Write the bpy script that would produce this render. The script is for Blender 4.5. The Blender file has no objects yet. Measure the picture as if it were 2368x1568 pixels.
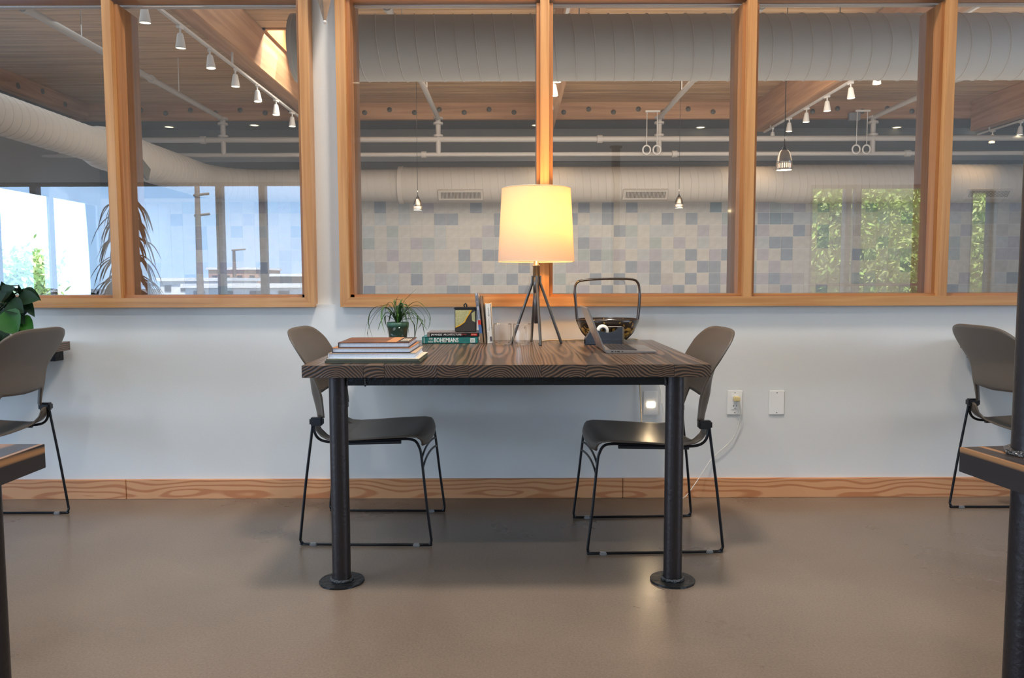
import bpy, bmesh, math, random
from mathutils import Vector, Matrix, Quaternion
rnd = random.Random(7)
PI = math.pi
R = math.radians
S = bpy.context.scene
COL = S.collection
# ------------------------------------------------------------------ camera
F = 1800.0
PITCH = R(4.26)
cam_d = bpy.data.cameras.new('camera'); cam = bpy.data.objects.new('camera', cam_d); COL.objects.link(cam)
CP = Vector((0, 0, 1.043))
CR = Matrix.Rotation(PI/2-PITCH, 3, 'X') @ Matrix.Rotation(R(-0.15), 3, 'Z')
cam.matrix_world = Matrix.Translation(CP) @ CR.to_4x4()
cam_d.sensor_width = 36; cam_d.lens = 36*F/2368; cam_d.clip_end = 400; cam_d.clip_start = .05
S.camera = cam
S.view_settings.view_transform = 'Standard'; S.view_settings.look = 'None'
S.view_settings.gamma = 1; S.view_settings.use_curve_mapping = False
S.view_settings.exposure = -0.28

def U(px, py, X=None, Y=None, z=None):
    """world point measured off the photograph on the plane X=, Y= or z="""
    d = CR @ Vector(((px-1184)/F, -(py-784)/F, -1))
    if Y is not None: k = (Y-CP.y)/d.y
    elif X is not None: k = (X-CP.x)/d.x
    else: k = (z-CP.z)/d.z
    return CP + d*k

# ------------------------------------------------------------------ world, sun, lights
W = bpy.data.worlds.new('sky'); S.world = W; W.use_nodes = True
nt = W.node_tree; nt.nodes.clear()
out = nt.nodes.new('ShaderNodeOutputWorld'); bg = nt.nodes.new('ShaderNodeBackground')
tc = nt.nodes.new('ShaderNodeTexCoord'); sx = nt.nodes.new('ShaderNodeSeparateXYZ'); cr = nt.nodes.new('ShaderNodeValToRGB')
nt.links.new(tc.outputs['Generated'], sx.inputs[0]); nt.links.new(sx.outputs['Z'], cr.inputs[0])
nz = nt.nodes.new('ShaderNodeTexNoise'); nz.inputs['Scale'].default_value = 3.5; nz.inputs['Detail'].default_value = 4
nt.links.new(tc.outputs['Generated'], nz.inputs['Vector'])
cr2 = nt.nodes.new('ShaderNodeValToRGB'); cr2.color_ramp.elements[0].position = .52; cr2.color_ramp.elements[1].position = .85
nt.links.new(nz.outputs[0], cr2.inputs[0])
mx = nt.nodes.new('ShaderNodeMixRGB'); mx.inputs[2].default_value = (.9, .95, 1, 1)
nt.links.new(cr2.outputs[0], mx.inputs[0]); nt.links.new(cr.outputs[0], mx.inputs[1])
e = cr.color_ramp.elements
e[0].position = 0.0; e[0].color = (.43, .68, 1, 1); e[1].position = .8; e[1].color = (.2, .42, .9, 1)
m_ = cr.color_ramp.elements.new(.25); m_.color = (.32, .58, 1, 1)
bg.inputs[1].default_value = 7.0
nt.links.new(mx.outputs[0], bg.inputs[0]); nt.links.new(bg.outputs[0], out.inputs[0])

def light(kind, name, loc, aim=None, energy=100, color=(1, 1, 1), size=.1, sy=None, spot=80, blend=.6):
    d = bpy.data.lights.new(name, kind); d.energy = energy; d.color = color
    if kind == 'AREA':
        d.size = size
        if sy: d.shape = 'RECTANGLE'; d.size_y = sy
    elif kind == 'SUN': d.angle = R(size)
    else: d.shadow_soft_size = size
    if kind == 'SPOT': d.spot_size = R(spot); d.spot_blend = blend
    o = bpy.data.objects.new(name, d); COL.objects.link(o); o.location = loc
    if aim is not None: o.rotation_euler = (Vector(aim)-Vector(loc)).to_track_quat('-Z', 'Y').to_euler()
    return o
light('SUN', 'sun', (0, 0, 30), (-6, -10, 8), energy=34, color=(1, .95, .85), size=.6)
# near room: ceiling skylights and the track spots over the tables
light('AREA', 'skylight_near', (-2.3, 2.0, 4.12), (-2.3, 2.2, 0), 55, (.86, .93, 1), 1.8, 1.2)
light('AREA', 'skylight_near', (2.3, 2.0, 4.12), (2.3, 2.2, 0), 30, (1, .76, .52), 1.8, 1.2)
light('AREA', 'skylight_near', (.2, 2.5, 4.12), (.2, 2.5, 0), 135, (1, .90, .80), .4, .4)
for sx_, e_, c_ in ((-3.4, 50, (.84, .92, 1)), (-1.3, 70, (.9, .95, 1)), (.4, 62, (1, .84, .64)), (2.6, 34, (1, .74, .5))):
    light('SPOT', 'track_spot', (sx_, .4, 4.05), (sx_*.8, 3.2, .2), e_*1.25, c_, .05, spot=90, blend=.9)
# fill lights added outside the side openings to brighten the wall under the desks
light('AREA', 'side_fill', (-9.5, -1.2, 1.8), (0, 2.6, .4), 330, (.80, .91, 1), 4, 2.2)
light('AREA', 'side_fill', (9.5, -1.6, 1.8), (0, 2.6, .4), 130, (1, .90, .80), 4, 2.2)
# far room
light('AREA', 'ceiling_fill', (1.5, 11.5, 4.3), (1.5, 13.5, 0), 1150, (1, .86, .70), 9, 7)
light('AREA', 'ceiling_fill', (-5.6, 10.8, 4.5), (-5, 12, 0), 220, (.9, .95, 1), 6, 10)
light('AREA', 'uplight_fill', (3.5, 11.5, .5), (3.5, 12.5, 4), 430, (1, .9, .78), 12, 6)  # upward fills, out of sight, added to lighten the deck and ducts
light('AREA', 'uplight_fill', (4, 6.2, .4), (4, 6.8, 4), 130, (1, .96, .9), 12, 2.5)  # second added upward fill, for the near duct's underside

# ------------------------------------------------------------------ materials
MAT = {}
def mat(name, col, rough=.5, metal=0, bump=0, bscale=60, var=0, vscale=5, vdet=3, col2=None, emit=None, es=0, coat=0, alpha=None, spec=None, trans=0, ior=1.45, sheen=0):
    m = bpy.data.materials.new(name); m.use_nodes = True; n = m.node_tree; b = n.nodes['Principled BSDF']
    c4 = (*col, 1)
    b.inputs['Base Color'].default_value = c4; b.inputs['Roughness'].default_value = rough; b.inputs['Metallic'].default_value = metal
    b.inputs['Coat Weight'].default_value = coat; b.inputs['IOR'].default_value = ior
    b.inputs['Transmission Weight'].default_value = trans
    if spec is not None: b.inputs['Specular IOR Level'].default_value = spec
    if emit: b.inputs['Emission Color'].default_value = (*emit, 1); b.inputs['Emission Strength'].default_value = es
    t = None
    if var or bump or col2:
        t = n.nodes.new('ShaderNodeTexCoord')
    if var or col2:
        nz = n.nodes.new('ShaderNodeTexNoise'); nz.inputs['Scale'].default_value = vscale; nz.inputs['Detail'].default_value = vdet
        n.links.new(t.outputs['Object'], nz.inputs['Vector'])
        r = n.nodes.new('ShaderNodeValToRGB'); r.color_ramp.elements[0].position = .35; r.color_ramp.elements[1].position = .65
        c2 = col2 or tuple(max(0, x*(1-var)) for x in col)
        r.color_ramp.elements[0].color = (*c2, 1); r.color_ramp.elements[1].color = c4
        n.links.new(nz.outputs[0], r.inputs[0]); n.links.new(r.outputs[0], b.inputs['Base Color'])
    if bump:
        nb = n.nodes.new('ShaderNodeTexNoise'); nb.inputs['Scale'].default_value = bscale; nb.inputs['Detail'].default_value = 3
        n.links.new(t.outputs['Object'], nb.inputs['Vector'])
        bp = n.nodes.new('ShaderNodeBump'); bp.inputs['Strength'].default_value = bump; bp.inputs['Distance'].default_value = .01
        n.links.new(nb.outputs[0], bp.inputs['Height']); n.links.new(bp.outputs[0], b.inputs['Normal'])
    MAT[name] = m
    return m

def grain(name, c1, c2, axis, freq=60, stretch=.04, rough=.4, dist=2.0, coat=.0, c3=None, bump=.1, world=False):
    """straight-grained wood: noise stretched along `axis`"""
    m = bpy.data.materials.new(name); m.use_nodes = True; n = m.node_tree; b = n.nodes['Principled BSDF']
    b.inputs['Roughness'].default_value = rough; b.inputs['Coat Weight'].default_value = coat
    t = n.nodes.new('ShaderNodeTexCoord'); mp = n.nodes.new('ShaderNodeMapping')
    sc = [freq]*3; sc['XYZ'.index(axis)] = freq*stretch; mp.inputs['Scale'].default_value = sc
    n.links.new(t.outputs['Object'], mp.inputs['Vector'])
    oi = n.nodes.new('ShaderNodeObjectInfo'); ad = n.nodes.new('ShaderNodeVectorMath'); ad.operation = 'ADD'
    ml = n.nodes.new('ShaderNodeMath'); ml.operation = 'MULTIPLY'; ml.inputs[1].default_value = 91
    n.links.new(oi.outputs['Random'], ml.inputs[0]); n.links.new(mp.outputs[0], ad.inputs[0]); n.links.new(ml.outputs[0], ad.inputs[1])
    nz = n.nodes.new('ShaderNodeTexNoise'); nz.inputs['Scale'].default_value = 1; nz.inputs['Detail'].default_value = 5; nz.inputs['Distortion'].default_value = dist*.2
    n.links.new(ad.outputs[0], nz.inputs['Vector'])
    r = n.nodes.new('ShaderNodeValToRGB'); el = r.color_ramp.elements
    el[0].position = .36; el[0].color = (*c2, 1); el[1].position = .62; el[1].color = (*c1, 1)
    if c3:
        x = el.new(.48); x.color = (*c3, 1)
    n.links.new(nz.outputs[0], r.inputs[0]); n.links.new(r.outputs[0], b.inputs['Base Color'])
    bp = n.nodes.new('ShaderNodeBump'); bp.inputs['Strength'].default_value = bump; bp.inputs['Distance'].default_value = .003
    n.links.new(nz.outputs[0], bp.inputs['Height']); n.links.new(bp.outputs[0], b.inputs['Normal'])
    MAT[name] = m
    return m

def rings(name, c1, c2, scale=60, dist=3, rough=.4, coat=0, stretchy=.12, dscale=1.5, bump=.25, lo=.35, hi=.75):
    """solid wood: growth rings around the object's local Y axis"""
    m = bpy.data.materials.new(name); m.use_nodes = True; n = m.node_tree; b = n.nodes['Principled BSDF']
    b.inputs['Roughness'].default_value = rough; b.inputs['Coat Weight'].default_value = coat
    b.inputs['Coat Roughness'].default_value = .2
    t = n.nodes.new('ShaderNodeTexCoord'); mp = n.nodes.new('ShaderNodeMapping'); mp.inputs['Scale'].default_value = (1, stretchy, 1)
    n.links.new(t.outputs['Object'], mp.inputs['Vector'])
    # slow drift so that the pith wanders along the board
    nz = n.nodes.new('ShaderNodeTexNoise'); nz.inputs['Scale'].default_value = 9; nz.inputs['Detail'].default_value = 1
    n.links.new(mp.outputs[0], nz.inputs['Vector'])
    sb = n.nodes.new('ShaderNodeVectorMath'); sb.operation = 'SUBTRACT'; sb.inputs[1].default_value = (.5, .5, .5)
    sc = n.nodes.new('ShaderNodeVectorMath'); sc.operation = 'SCALE'; sc.inputs['Scale'].default_value = .035*dist/3
    ad = n.nodes.new('ShaderNodeVectorMath'); ad.operation = 'ADD'
    n.links.new(nz.outputs['Color'], sb.inputs[0]); n.links.new(sb.outputs[0], sc.inputs[0])
    n.links.new(mp.outputs[0], ad.inputs[0]); n.links.new(sc.outputs[0], ad.inputs[1])
    w = n.nodes.new('ShaderNodeTexWave'); w.wave_type = 'RINGS'; w.rings_direction = 'Y'
    w.inputs['Scale'].default_value = scale; w.inputs['Distortion'].default_value = .8; w.inputs['Detail'].default_value = 2; w.inputs['Detail Scale'].default_value = dscale
    n.links.new(ad.outputs[0], w.inputs['Vector'])
    r = n.nodes.new('ShaderNodeValToRGB'); el = r.color_ramp.elements
    el[0].position = lo; el[0].color = (*c2, 1); el[1].position = hi; el[1].color = (*c1, 1)
    n.links.new(w.outputs[0], r.inputs[0]); n.links.new(r.outputs[0], b.inputs['Base Color'])
    bp = n.nodes.new('ShaderNodeBump'); bp.inputs['Strength'].default_value = bump; bp.inputs['Distance'].default_value = .002
    n.links.new(w.outputs[0], bp.inputs['Height']); n.links.new(bp.outputs[0], b.inputs['Normal'])
    MAT[name] = m
    return m

mat('paint', (.66, .665, .65), .55, bump=.05, bscale=180)
mat('paint_grey', (.26, .265, .27), .8)
mat('paint_dark', (.13, .125, .12), .8)
mat('paint_side', (.62, .62, .6), .8)
mat('ceiling_white', (.6, .6, .58), .8)
# polished concrete
m = mat('concrete', (.25, .205, .165), .3)
n = m.node_tree; b = n.nodes['Principled BSDF']
t = n.nodes.new('ShaderNodeTexCoord')
n1 = n.nodes.new('ShaderNodeTexNoise'); n1.inputs['Scale'].default_value = 1.3; n1.inputs['Detail'].default_value = 6; n1.inputs['Roughness'].default_value = .6; n1.inputs['Distortion'].default_value = .3
n2 = n.nodes.new('ShaderNodeTexNoise'); n2.inputs['Scale'].default_value = 140; n2.inputs['Detail'].default_value = 2
n3 = n.nodes.new('ShaderNodeTexVoronoi'); n3.inputs['Scale'].default_value = 26
for q in (n1, n2, n3): n.links.new(t.outputs['Object'], q.inputs['Vector'])
r1 = n.nodes.new('ShaderNodeValToRGB'); r1.color_ramp.elements[0].position = .3; r1.color_ramp.elements[1].position = .75
r1.color_ramp.elements[0].color = (.150, .112, .083, 1); r1.color_ramp.elements[1].color = (.225, .170, .126, 1)
r2 = n.nodes.new('ShaderNodeValToRGB'); r2.color_ramp.elements[0].position = .3; r2.color_ramp.elements[1].position = .7
r2.color_ramp.elements[0].color = (.82, .82, .82, 1); r2.color_ramp.elements[1].color = (1.12, 1.12, 1.12, 1)
r3 = n.nodes.new('ShaderNodeValToRGB'); r3.color_ramp.elements[0].position = .02; r3.color_ramp.elements[1].position = .06
r3.color_ramp.elements[0].color = (1.2, 1.18, 1.15, 1); r3.color_ramp.elements[1].color = (1, 1, 1, 1)
n.links.new(n1.outputs[0], r1.inputs[0]); n.links.new(n2.outputs[0], r2.inputs[0]); n.links.new(n3.outputs['Distance'], r3.inputs[0])
ma = n.nodes.new('ShaderNodeMixRGB'); ma.blend_type = 'MULTIPLY'; ma.inputs[0].default_value = 1
mb_ = n.nodes.new('ShaderNodeMixRGB'); mb_.blend_type = 'MULTIPLY'; mb_.inputs[0].default_value = 1
n.links.new(r1.outputs[0], ma.inputs[1]); n.links.new(r2.outputs[0], ma.inputs[2]); n.links.new(ma.outputs[0], mb_.inputs[1]); n.links.new(r3.outputs[0], mb_.inputs[2])
n.links.new(mb_.outputs[0], b.inputs['Base Color'])
rr = n.nodes.new('ShaderNodeMapRange'); rr.inputs['To Min'].default_value = .23; rr.inputs['To Max'].default_value = .34
n.links.new(n1.outputs[0], rr.inputs['Value']); n.links.new(rr.outputs[0], b.inputs['Roughness'])
bp = n.nodes.new('ShaderNodeBump'); bp.inputs['Strength'].default_value = .03; bp.inputs['Distance'].default_value = .004
n.links.new(n2.outputs[0], bp.inputs['Height']); n.links.new(bp.outputs[0], b.inputs['Normal'])

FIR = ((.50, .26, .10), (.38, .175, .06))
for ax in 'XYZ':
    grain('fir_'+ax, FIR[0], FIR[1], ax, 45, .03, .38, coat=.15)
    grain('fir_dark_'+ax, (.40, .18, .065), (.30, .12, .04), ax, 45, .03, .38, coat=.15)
    grain('glulam_'+ax, (.47, .27, .14), (.33, .175, .085), ax, 14, .05, .6)
    grain('deck_'+ax, (.56, .37, .20), (.37, .235, .125), ax, 12, .05, .6)
rings('base_wood', (.60, .30, .14), (.45, .175, .07), 15, 8, .45, stretchy=.3, dscale=1, bump=.02, lo=.1, hi=.45)
rings('table_wood', (.145, .082, .048), (.030, .021, .017), 38, 4, .33, coat=.35, bump=.3)
rings('burnt_wood', (.34, .16, .06), (.015, .012, .013), 11, 6, .4, coat=.3, lo=.80, hi=1.0)
mat('steel_leg', (.038, .032, .032), .42, .6, bump=.12, bscale=90)
mat('steel_plate', (.028, .03, .032), .38, .7, bump=.4, bscale=60)
mat('weld', (.12, .12, .12), .25, .9, bump=1, bscale=200)
mat('rod', (.012, .012, .014), .28, .5)
mat('chair_plastic', (.098, .078, .060), .4, bump=.08, bscale=500)
mat('chair_dark', (.012, .013, .016), .4)
mat('clear_glide', (.5, .5, .5), .15, trans=.6)
mat('white_metal', (.52, .51, .49), .5)
mat('duct', (.52, .49, .44), .55, bump=.02, bscale=30)
mat('duct_near', (.46, .445, .41), .6, bump=.02, bscale=30)
mat('pipe', (.36, .34, .315), .5)
mat('grille_dark', (.13, .12, .10), .7)
mat('brushed', (.42, .37, .31), .3, 1)
mat('lampmetal', (.13, .12, .11), .38, .75)
mat('lampbrass', (.42, .34, .22), .4, .8)
mat('black', (.012, .012, .013), .5)
mat('grey_plastic', (.2, .2, .2), .5)
mat('plate_white', (.78, .77, .74), .3)
mat('led', (1, 1, 1), .5, emit=(1, .78, .5), es=14)
mat('bulb', (1, 1, 1), .5, emit=(1, .86, .55), es=9)
mat('bulb_far', (1, 1, 1), .5, emit=(1, .85, .5), es=3)
mat('bulb_slot', (1, 1, 1), .5, emit=(1, .62, .38), es=2.2)
mat('cord_beige', (.55, .42, .24), .5)
mat('cord_white', (.66, .63, .56), .5)
mat('plug', (.62, .5, .25), .5)
mat('pot_green', (.035, .10, .065), .45)
mat('soil', (.05, .035, .02), .9)
mat('leaf_spider', (.07, .17, .025), .45, var=.5, vscale=30)
mat('leaf_spider_dark', (.03, .09, .02), .45, var=.4, vscale=30)
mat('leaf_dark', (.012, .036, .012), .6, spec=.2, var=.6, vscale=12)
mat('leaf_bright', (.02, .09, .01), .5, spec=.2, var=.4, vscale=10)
mat('leaf_silhouette', (.02, .035, .02), .6)
mat('tree_leaf', (.36, .52, .10), .7, var=.3, vscale=2)
mat('tree_leaf2', (.55, .62, .20), .7, var=.3, vscale=2)
mat('bark', (.16, .12, .09), .9)
mat('paper', (.82, .86, .92), .7, var=.1, vscale=200)
mat('paper_warm', (.74, .62, .45), .7, var=.15, vscale=200)
mat('book_brown', (.24, .085, .04), .35, col2=(.11, .05, .035), vscale=14)
mat('book_orange', (.50, .22, .09), .5)
mat('book_tan', (.56, .40, .26), .5, var=.1)
mat('book_navy', (.03, .035, .06), .4)
mat('book_green', (.12, .12, .08), .5, var=.25, vscale=20)
mat('book_olive', (.07, .075, .05), .5)
mat('book_teal', (.03, .21, .20), .35, var=.25, vscale=40)
mat('book_black', (.012, .012, .014), .35)
mat('book_greycover', (.32, .27, .25), .35, var=.4, vscale=12)
mat('book_red', (.55, .03, .02), .4)
mat('book_yellow', (.55, .4, .02), .4)
mat('book_cream', (.70, .68, .62), .5)
mat('book_grey', (.40, .42, .46), .5)
mat('book_blue', (.07, .14, .32), .5)
mat('book_wood', (.28, .19, .12), .5, var=.3, vscale=20)
mat('ink_white', (.8, .82, .8), .5)
mat('ink_dark', (.06, .05, .07), .5)
mat('tin_pale', (.50, .48, .25), .4, col2=(.36, .34, .15), vscale=160, vdet=5)
mat('tin_orange', (.72, .38, .03), .4)
mat('tin_dark', (.05, .043, .038), .4)
mat('laptop', (.50, .48, .46), .28, .85)
mat('laptop_dark', (.03, .03, .035), .5)
mat('slate', (.035, .045, .062), .45)
mat('tape', (.75, .72, .66), .4)
mat('tape_inner', (.55, .25, .05), .5)
mat('lacquer', (.028, .018, .013), .25, coat=.5)
mat('render_white', (.85, .85, .82), .8)
mat('brick_tan', (.5, .3, .22), .9)
mat('asphalt', (.12, .12, .12), .9)
mat('shade_trim', (.7, .6, .4), .7)
for k, c in dict(W=(.56, .545, .50), b=(.30, .34, .385), p=(.475, .505, .51), T=(.40, .45, .44), L=(.44, .425, .46), G=(.48, .455, .425), d=(.25, .32, .355)).items():
    mat('tile_'+k, c, .3, var=.12, vscale=9)
mat('grout', (.62, .61, .58), .9)
# lacquer with gold specks
m = mat('lacquer_gold', (.03, .02, .015), .25, coat=.5); n = m.node_tree; b = n.nodes['Principled BSDF']
t = n.nodes.new('ShaderNodeTexCoord'); v = n.nodes.new('ShaderNodeTexNoise'); v.inputs['Scale'].default_value = 70; v.inputs['Detail'].default_value = 4
n.links.new(t.outputs['Object'], v.inputs['Vector'])
s_ = n.nodes.new('ShaderNodeSeparateXYZ'); n.links.new(t.outputs['Object'], s_.inputs[0])
mr = n.nodes.new('ShaderNodeMapRange'); mr.inputs['From Min'].default_value = .015; mr.inputs['From Max'].default_value = .06; mr.inputs['To Min'].default_value = .1; mr.inputs['To Max'].default_value = .0
mr2 = n.nodes.new('ShaderNodeMapRange'); mr2.inputs['From Min'].default_value = .075; mr2.inputs['From Max'].default_value = .062; mr2.inputs['To Min'].default_value = -.12; mr2.inputs['To Max'].default_value = .06
n.links.new(s_.outputs['Z'], mr.inputs['Value']); n.links.new(s_.outputs['Z'], mr2.inputs['Value'])
ad = n.nodes.new('ShaderNodeMath'); n.links.new(v.outputs[0], ad.inputs[0]); n.links.new(mr2.outputs[0], ad.inputs[1])
r = n.nodes.new('ShaderNodeValToRGB'); r.color_ramp.elements[0].position = .49; r.color_ramp.elements[1].position = .62
r.color_ramp.elements[0].color = (.03, .02, .014, 1); r.color_ramp.elements[1].color = (.6, .36, .07, 1)
n.links.new(ad.outputs[0], r.inputs[0]); n.links.new(r.outputs[0], b.inputs['Base Color'])
# glass sheets: clear with a plain mirror share
def glass(name, refl, tint=(1, 1, 1), top=1):
    m = bpy.data.materials.new(name); m.use_nodes = True; n = m.node_tree; n.nodes.clear()
    o = n.nodes.new('ShaderNodeOutputMaterial'); mx = n.nodes.new('ShaderNodeMixShader'); tr = n.nodes.new('ShaderNodeBsdfTransparent')
    g = n.nodes.new('ShaderNodeBsdfGlossy'); g.inputs['Roughness'].default_value = 0; tr.inputs[0].default_value = (*tint, 1)
    fr = n.nodes.new('ShaderNodeLayerWeight'); fr.inputs[0].default_value = .12
    mr = n.nodes.new('ShaderNodeMapRange'); mr.inputs['To Min'].default_value = refl; mr.inputs['To Max'].default_value = top
    n.links.new(fr.outputs['Fresnel'], mr.inputs['Value']); n.links.new(mr.outputs[0], mx.inputs[0])
    n.links.new(tr.outputs[0], mx.inputs[1]); n.links.new(g.outputs[0], mx.inputs[2]); n.links.new(mx.outputs[0], o.inputs[0])
    MAT[name] = m
glass('pane_glass', .10); glass('outer_glass', .04); glass('mug_glass', .05, top=.6); glass('pot_glass', .02, top=.25)
MAT['clear_glass'] = MAT['mug_glass']; MAT['clear_plastic'] = MAT['pot_glass']
MAT['mug_glass'].node_tree.nodes['Layer Weight'].inputs[0].default_value = .15
# lamp shade
m = bpy.data.materials.new('shade_cloth'); m.use_nodes = True; n = m.node_tree; n.nodes.clear()
o = n.nodes.new('ShaderNodeOutputMaterial'); mx = n.nodes.new('ShaderNodeMixShader'); tr = n.nodes.new('ShaderNodeBsdfTranslucent'); df = n.nodes.new('ShaderNodeBsdfDiffuse')
tr.inputs[0].default_value = (.23, .155, .055, 1); df.inputs[0].default_value = (.8, .74, .62, 1); mx.inputs[0].default_value = .5
n.links.new(tr.outputs[0], mx.inputs[1]); n.links.new(df.outputs[0], mx.inputs[2]); n.links.new(mx.outputs[0], o.inputs[0]); MAT['shade_cloth'] = m

# ------------------------------------------------------------------ mesh kit
class MB:
    def __init__(s, M=None): s.v = []; s.f = []; s.sm = []; s.M = M; s.mi = []
    def add(s, vs, fs, smooth=False, mi=0):
        k = len(s.v)
        s.v += [(s.M @ Vector(v)) if s.M else Vector(v) for v in vs]
        for f in fs: s.f.append([i+k for i in f]); s.sm.append(smooth); s.mi.append(mi)
        return s
    def box(s, x0, x1, y0, y1, z0, z1, mi=0, bev=0):
        if bev:
            q = bmesh.new(); bmesh.ops.create_cube(q, size=1)
            for v in q.verts: v.co = Vector(((x0+x1)/2+v.co.x*(x1-x0), (y0+y1)/2+v.co.y*(y1-y0), (z0+z1)/2+v.co.z*(z1-z0)))
            bmesh.ops.bevel(q, geom=q.edges[:], offset=bev, segments=2, affect='EDGES', clamp_overlap=True)
            q.verts.index_update()
            s.add([v.co.copy() for v in q.verts], [[v.index for v in f.verts] for f in q.faces], False, mi); q.free(); return s
        vs = [(x, y, z) for x in (x0, x1) for y in (y0, y1) for z in (z0, z1)]
        return s.add(vs, [(0, 1, 3, 2), (4, 6, 7, 5), (0, 4, 5, 1), (2, 3, 7, 6), (0, 2, 6, 4), (1, 5, 7, 3)], False, mi)
    def tube(s, pts, r, n=10, cap=True, closed=False, mi=0, flat=None):
        pts = [Vector(p) for p in pts]; N = len(pts)
        rs = r if isinstance(r, (list, tuple)) else [r]*N
        T = []
        for i in range(N):
            a = pts[(i-1) % N] if (closed or i > 0) else pts[i]; c = pts[(i+1) % N] if (closed or i < N-1) else pts[i]
            T.append((c-a).normalized())
        up = Vector((0, 0, 1)) if abs(T[0].z) < .9 else Vector((1, 0, 0))
        nrm = (up-T[0]*up.dot(T[0])).normalized(); vs = []
        for i in range(N):
            if i: nrm = (T[i-1].rotation_difference(T[i]) @ nrm); nrm = (nrm-T[i]*nrm.dot(T[i])).normalized()
            bi = T[i].cross(nrm)
            for k in range(n):
                a = 2*PI*k/n; fx = flat or 1
                vs.append(pts[i]+(nrm*math.cos(a)*fx+bi*math.sin(a))*rs[i])
        fs = []
        for i in range(N if closed else N-1):
            j = (i+1) % N
            for k in range(n): fs.append((i*n+k, i*n+(k+1) % n, j*n+(k+1) % n, j*n+k))
        s.add(vs, fs, True, mi)
        if cap and not closed:
            s.add(vs[:n], [list(range(n))[::-1]], False, mi); s.add(vs[-n:], [list(range(n))], False, mi)
        return s
    def lathe(s, prof, c=(0, 0, 0), n=32, mi=0, smooth=True, jit=0):
        vs = []; c = Vector(c)
        for r, z in prof:
            for k in range(n):
                a = 2*PI*k/n; rr = r*(1+jit*rnd.uniform(-1, 1)); vs.append(c+Vector((rr*math.cos(a), rr*math.sin(a), z)))
        fs = []
        for i in range(len(prof)-1):
            for k in range(n): fs.append((i*n+k, i*n+(k+1) % n, (i+1)*n+(k+1) % n, (i+1)*n+k))
        s.add(vs, fs, smooth, mi); return s
    def disc(s, c, r, n=24, mi=0, up=1):
        c = Vector(c); return s.add([c+Vector((r*math.cos(2*PI*k/n), r*math.sin(2*PI*k/n), 0)) for k in range(n)], [list(range(n))[::up]], False, mi)
    def prism(s, poly, axis, a, b, mi=0):
        """poly (2D) pushed along axis between a and b"""
        n = len(poly)
        def P(p, q): return {'X': (q, p[0], p[1]), 'Y': (p[0], q, p[1]), 'Z': (p[0], p[1], q)}[axis]
        vs = [P(p, a) for p in poly]+[P(p, b) for p in poly]
        return s.add(vs, [list(range(n))[::-1], [n+k for k in range(n)]]+[(k, (k+1) % n, n+(k+1) % n, n+k) for k in range(n)], False, mi)
    def sheet(s, fn, nu, nv, th, mi=0):
        P = [[Vector(fn(-1+2*i/nu, j/nv)) for j in range(nv+1)] for i in range(nu+1)]
        def N(i, j):
            a = P[min(i+1, nu)][j]-P[max(i-1, 0)][j]; b = P[i][min(j+1, nv)]-P[i][max(j-1, 0)]
            c = a.cross(b); return c.normalized() if c.length > 1e-12 else Vector((0, 0, 1))
        w = nv+1
        vs = [P[i][j] for i in range(nu+1) for j in range(w)]+[P[i][j]-N(i, j)*th for i in range(nu+1) for j in range(w)]
        K = (nu+1)*w; fs = []
        for i in range(nu):
            for j in range(nv):
                a = i*w+j; fs += [(a, a+w, a+w+1, a+1), (K+a, K+a+1, K+a+w+1, K+a+w)]
        for i in range(nu):
            a = i*w; fs.append((a, K+a, K+a+w, a+w)); a = i*w+nv; fs.append((a, a+w, K+a+w, K+a))
        for j in range(nv):
            a = j; fs.append((a, a+1, K+a+1, K+a)); a = nu*w+j; fs.append((a, K+a, K+a+1, a+1))
        return s.add(vs, fs, True, mi)
    def build(s, name, m, parent=None, loc=None, recalc=True):
        me = bpy.data.meshes.new(name); off = Vector(loc) if loc else Vector((0, 0, 0))
        me.from_pydata([v-off for v in s.v], [], s.f)
        for mm in (m if isinstance(m, (list, tuple)) else [m]): me.materials.append(MAT[mm] if isinstance(mm, str) else mm)
        me.polygons.foreach_set('use_smooth', s.sm); me.polygons.foreach_set('material_index', s.mi); me.update()
        if recalc and len(s.f) < 60000:
            q = bmesh.new(); q.from_mesh(me); bmesh.ops.recalc_face_normals(q, faces=q.faces[:]); q.to_mesh(me); q.free()
        o = bpy.data.objects.new(name, me); COL.objects.link(o); o.location = off
        if parent is not None: o.parent = parent
        return o

def tag(o, label=None, cat=None, group=None, kind=None):
    if label: o['label'] = label
    if cat: o['category'] = cat
    if group: o['group'] = group
    if kind: o['kind'] = kind
    return o
def empty(name, loc=(0, 0, 0), rz=0, **k):
    o = bpy.data.objects.new(name, None); COL.objects.link(o); o.location = loc; o.rotation_euler = (0, 0, rz); o.empty_display_size = .1
    return tag(o, **k)
def kids(o): return [c for c in bpy.data.objects if c.parent == o]
def copy_tree(o, parent=None):
    c = o.copy(); COL.objects.link(c); c.parent = parent
    for ch in kids(o): copy_tree(ch, c)
    return c
def smooth_path(pts, k=6, closed=False):
    P = [Vector(p) for p in pts]; out = []; N = len(P)
    for i in range(N if closed else N-1):
        p0 = P[i-1] if (i or closed) else P[i]; p1 = P[i]; p2 = P[(i+1) % N]; p3 = P[(i+2) % N] if (closed or i+2 < N) else P[(i+1) % N]
        for j in range(k):
            t = j/k
            out.append(.5*((2*p1)+(-p0+p2)*t+(2*p0-5*p1+4*p2-p3)*t*t+(-p0+3*p1-3*p2+p3)*t**3))
    if not closed: out.append(P[-1])
    return out
def interp(tbl, x):
    if x <= tbl[0][0]: return tbl[0][1]
    for (a, b), (c, d) in zip(tbl, tbl[1:]):
        if x <= c: return b+(d-b)*(x-a)/(c-a)
    return tbl[-1][1]
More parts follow.
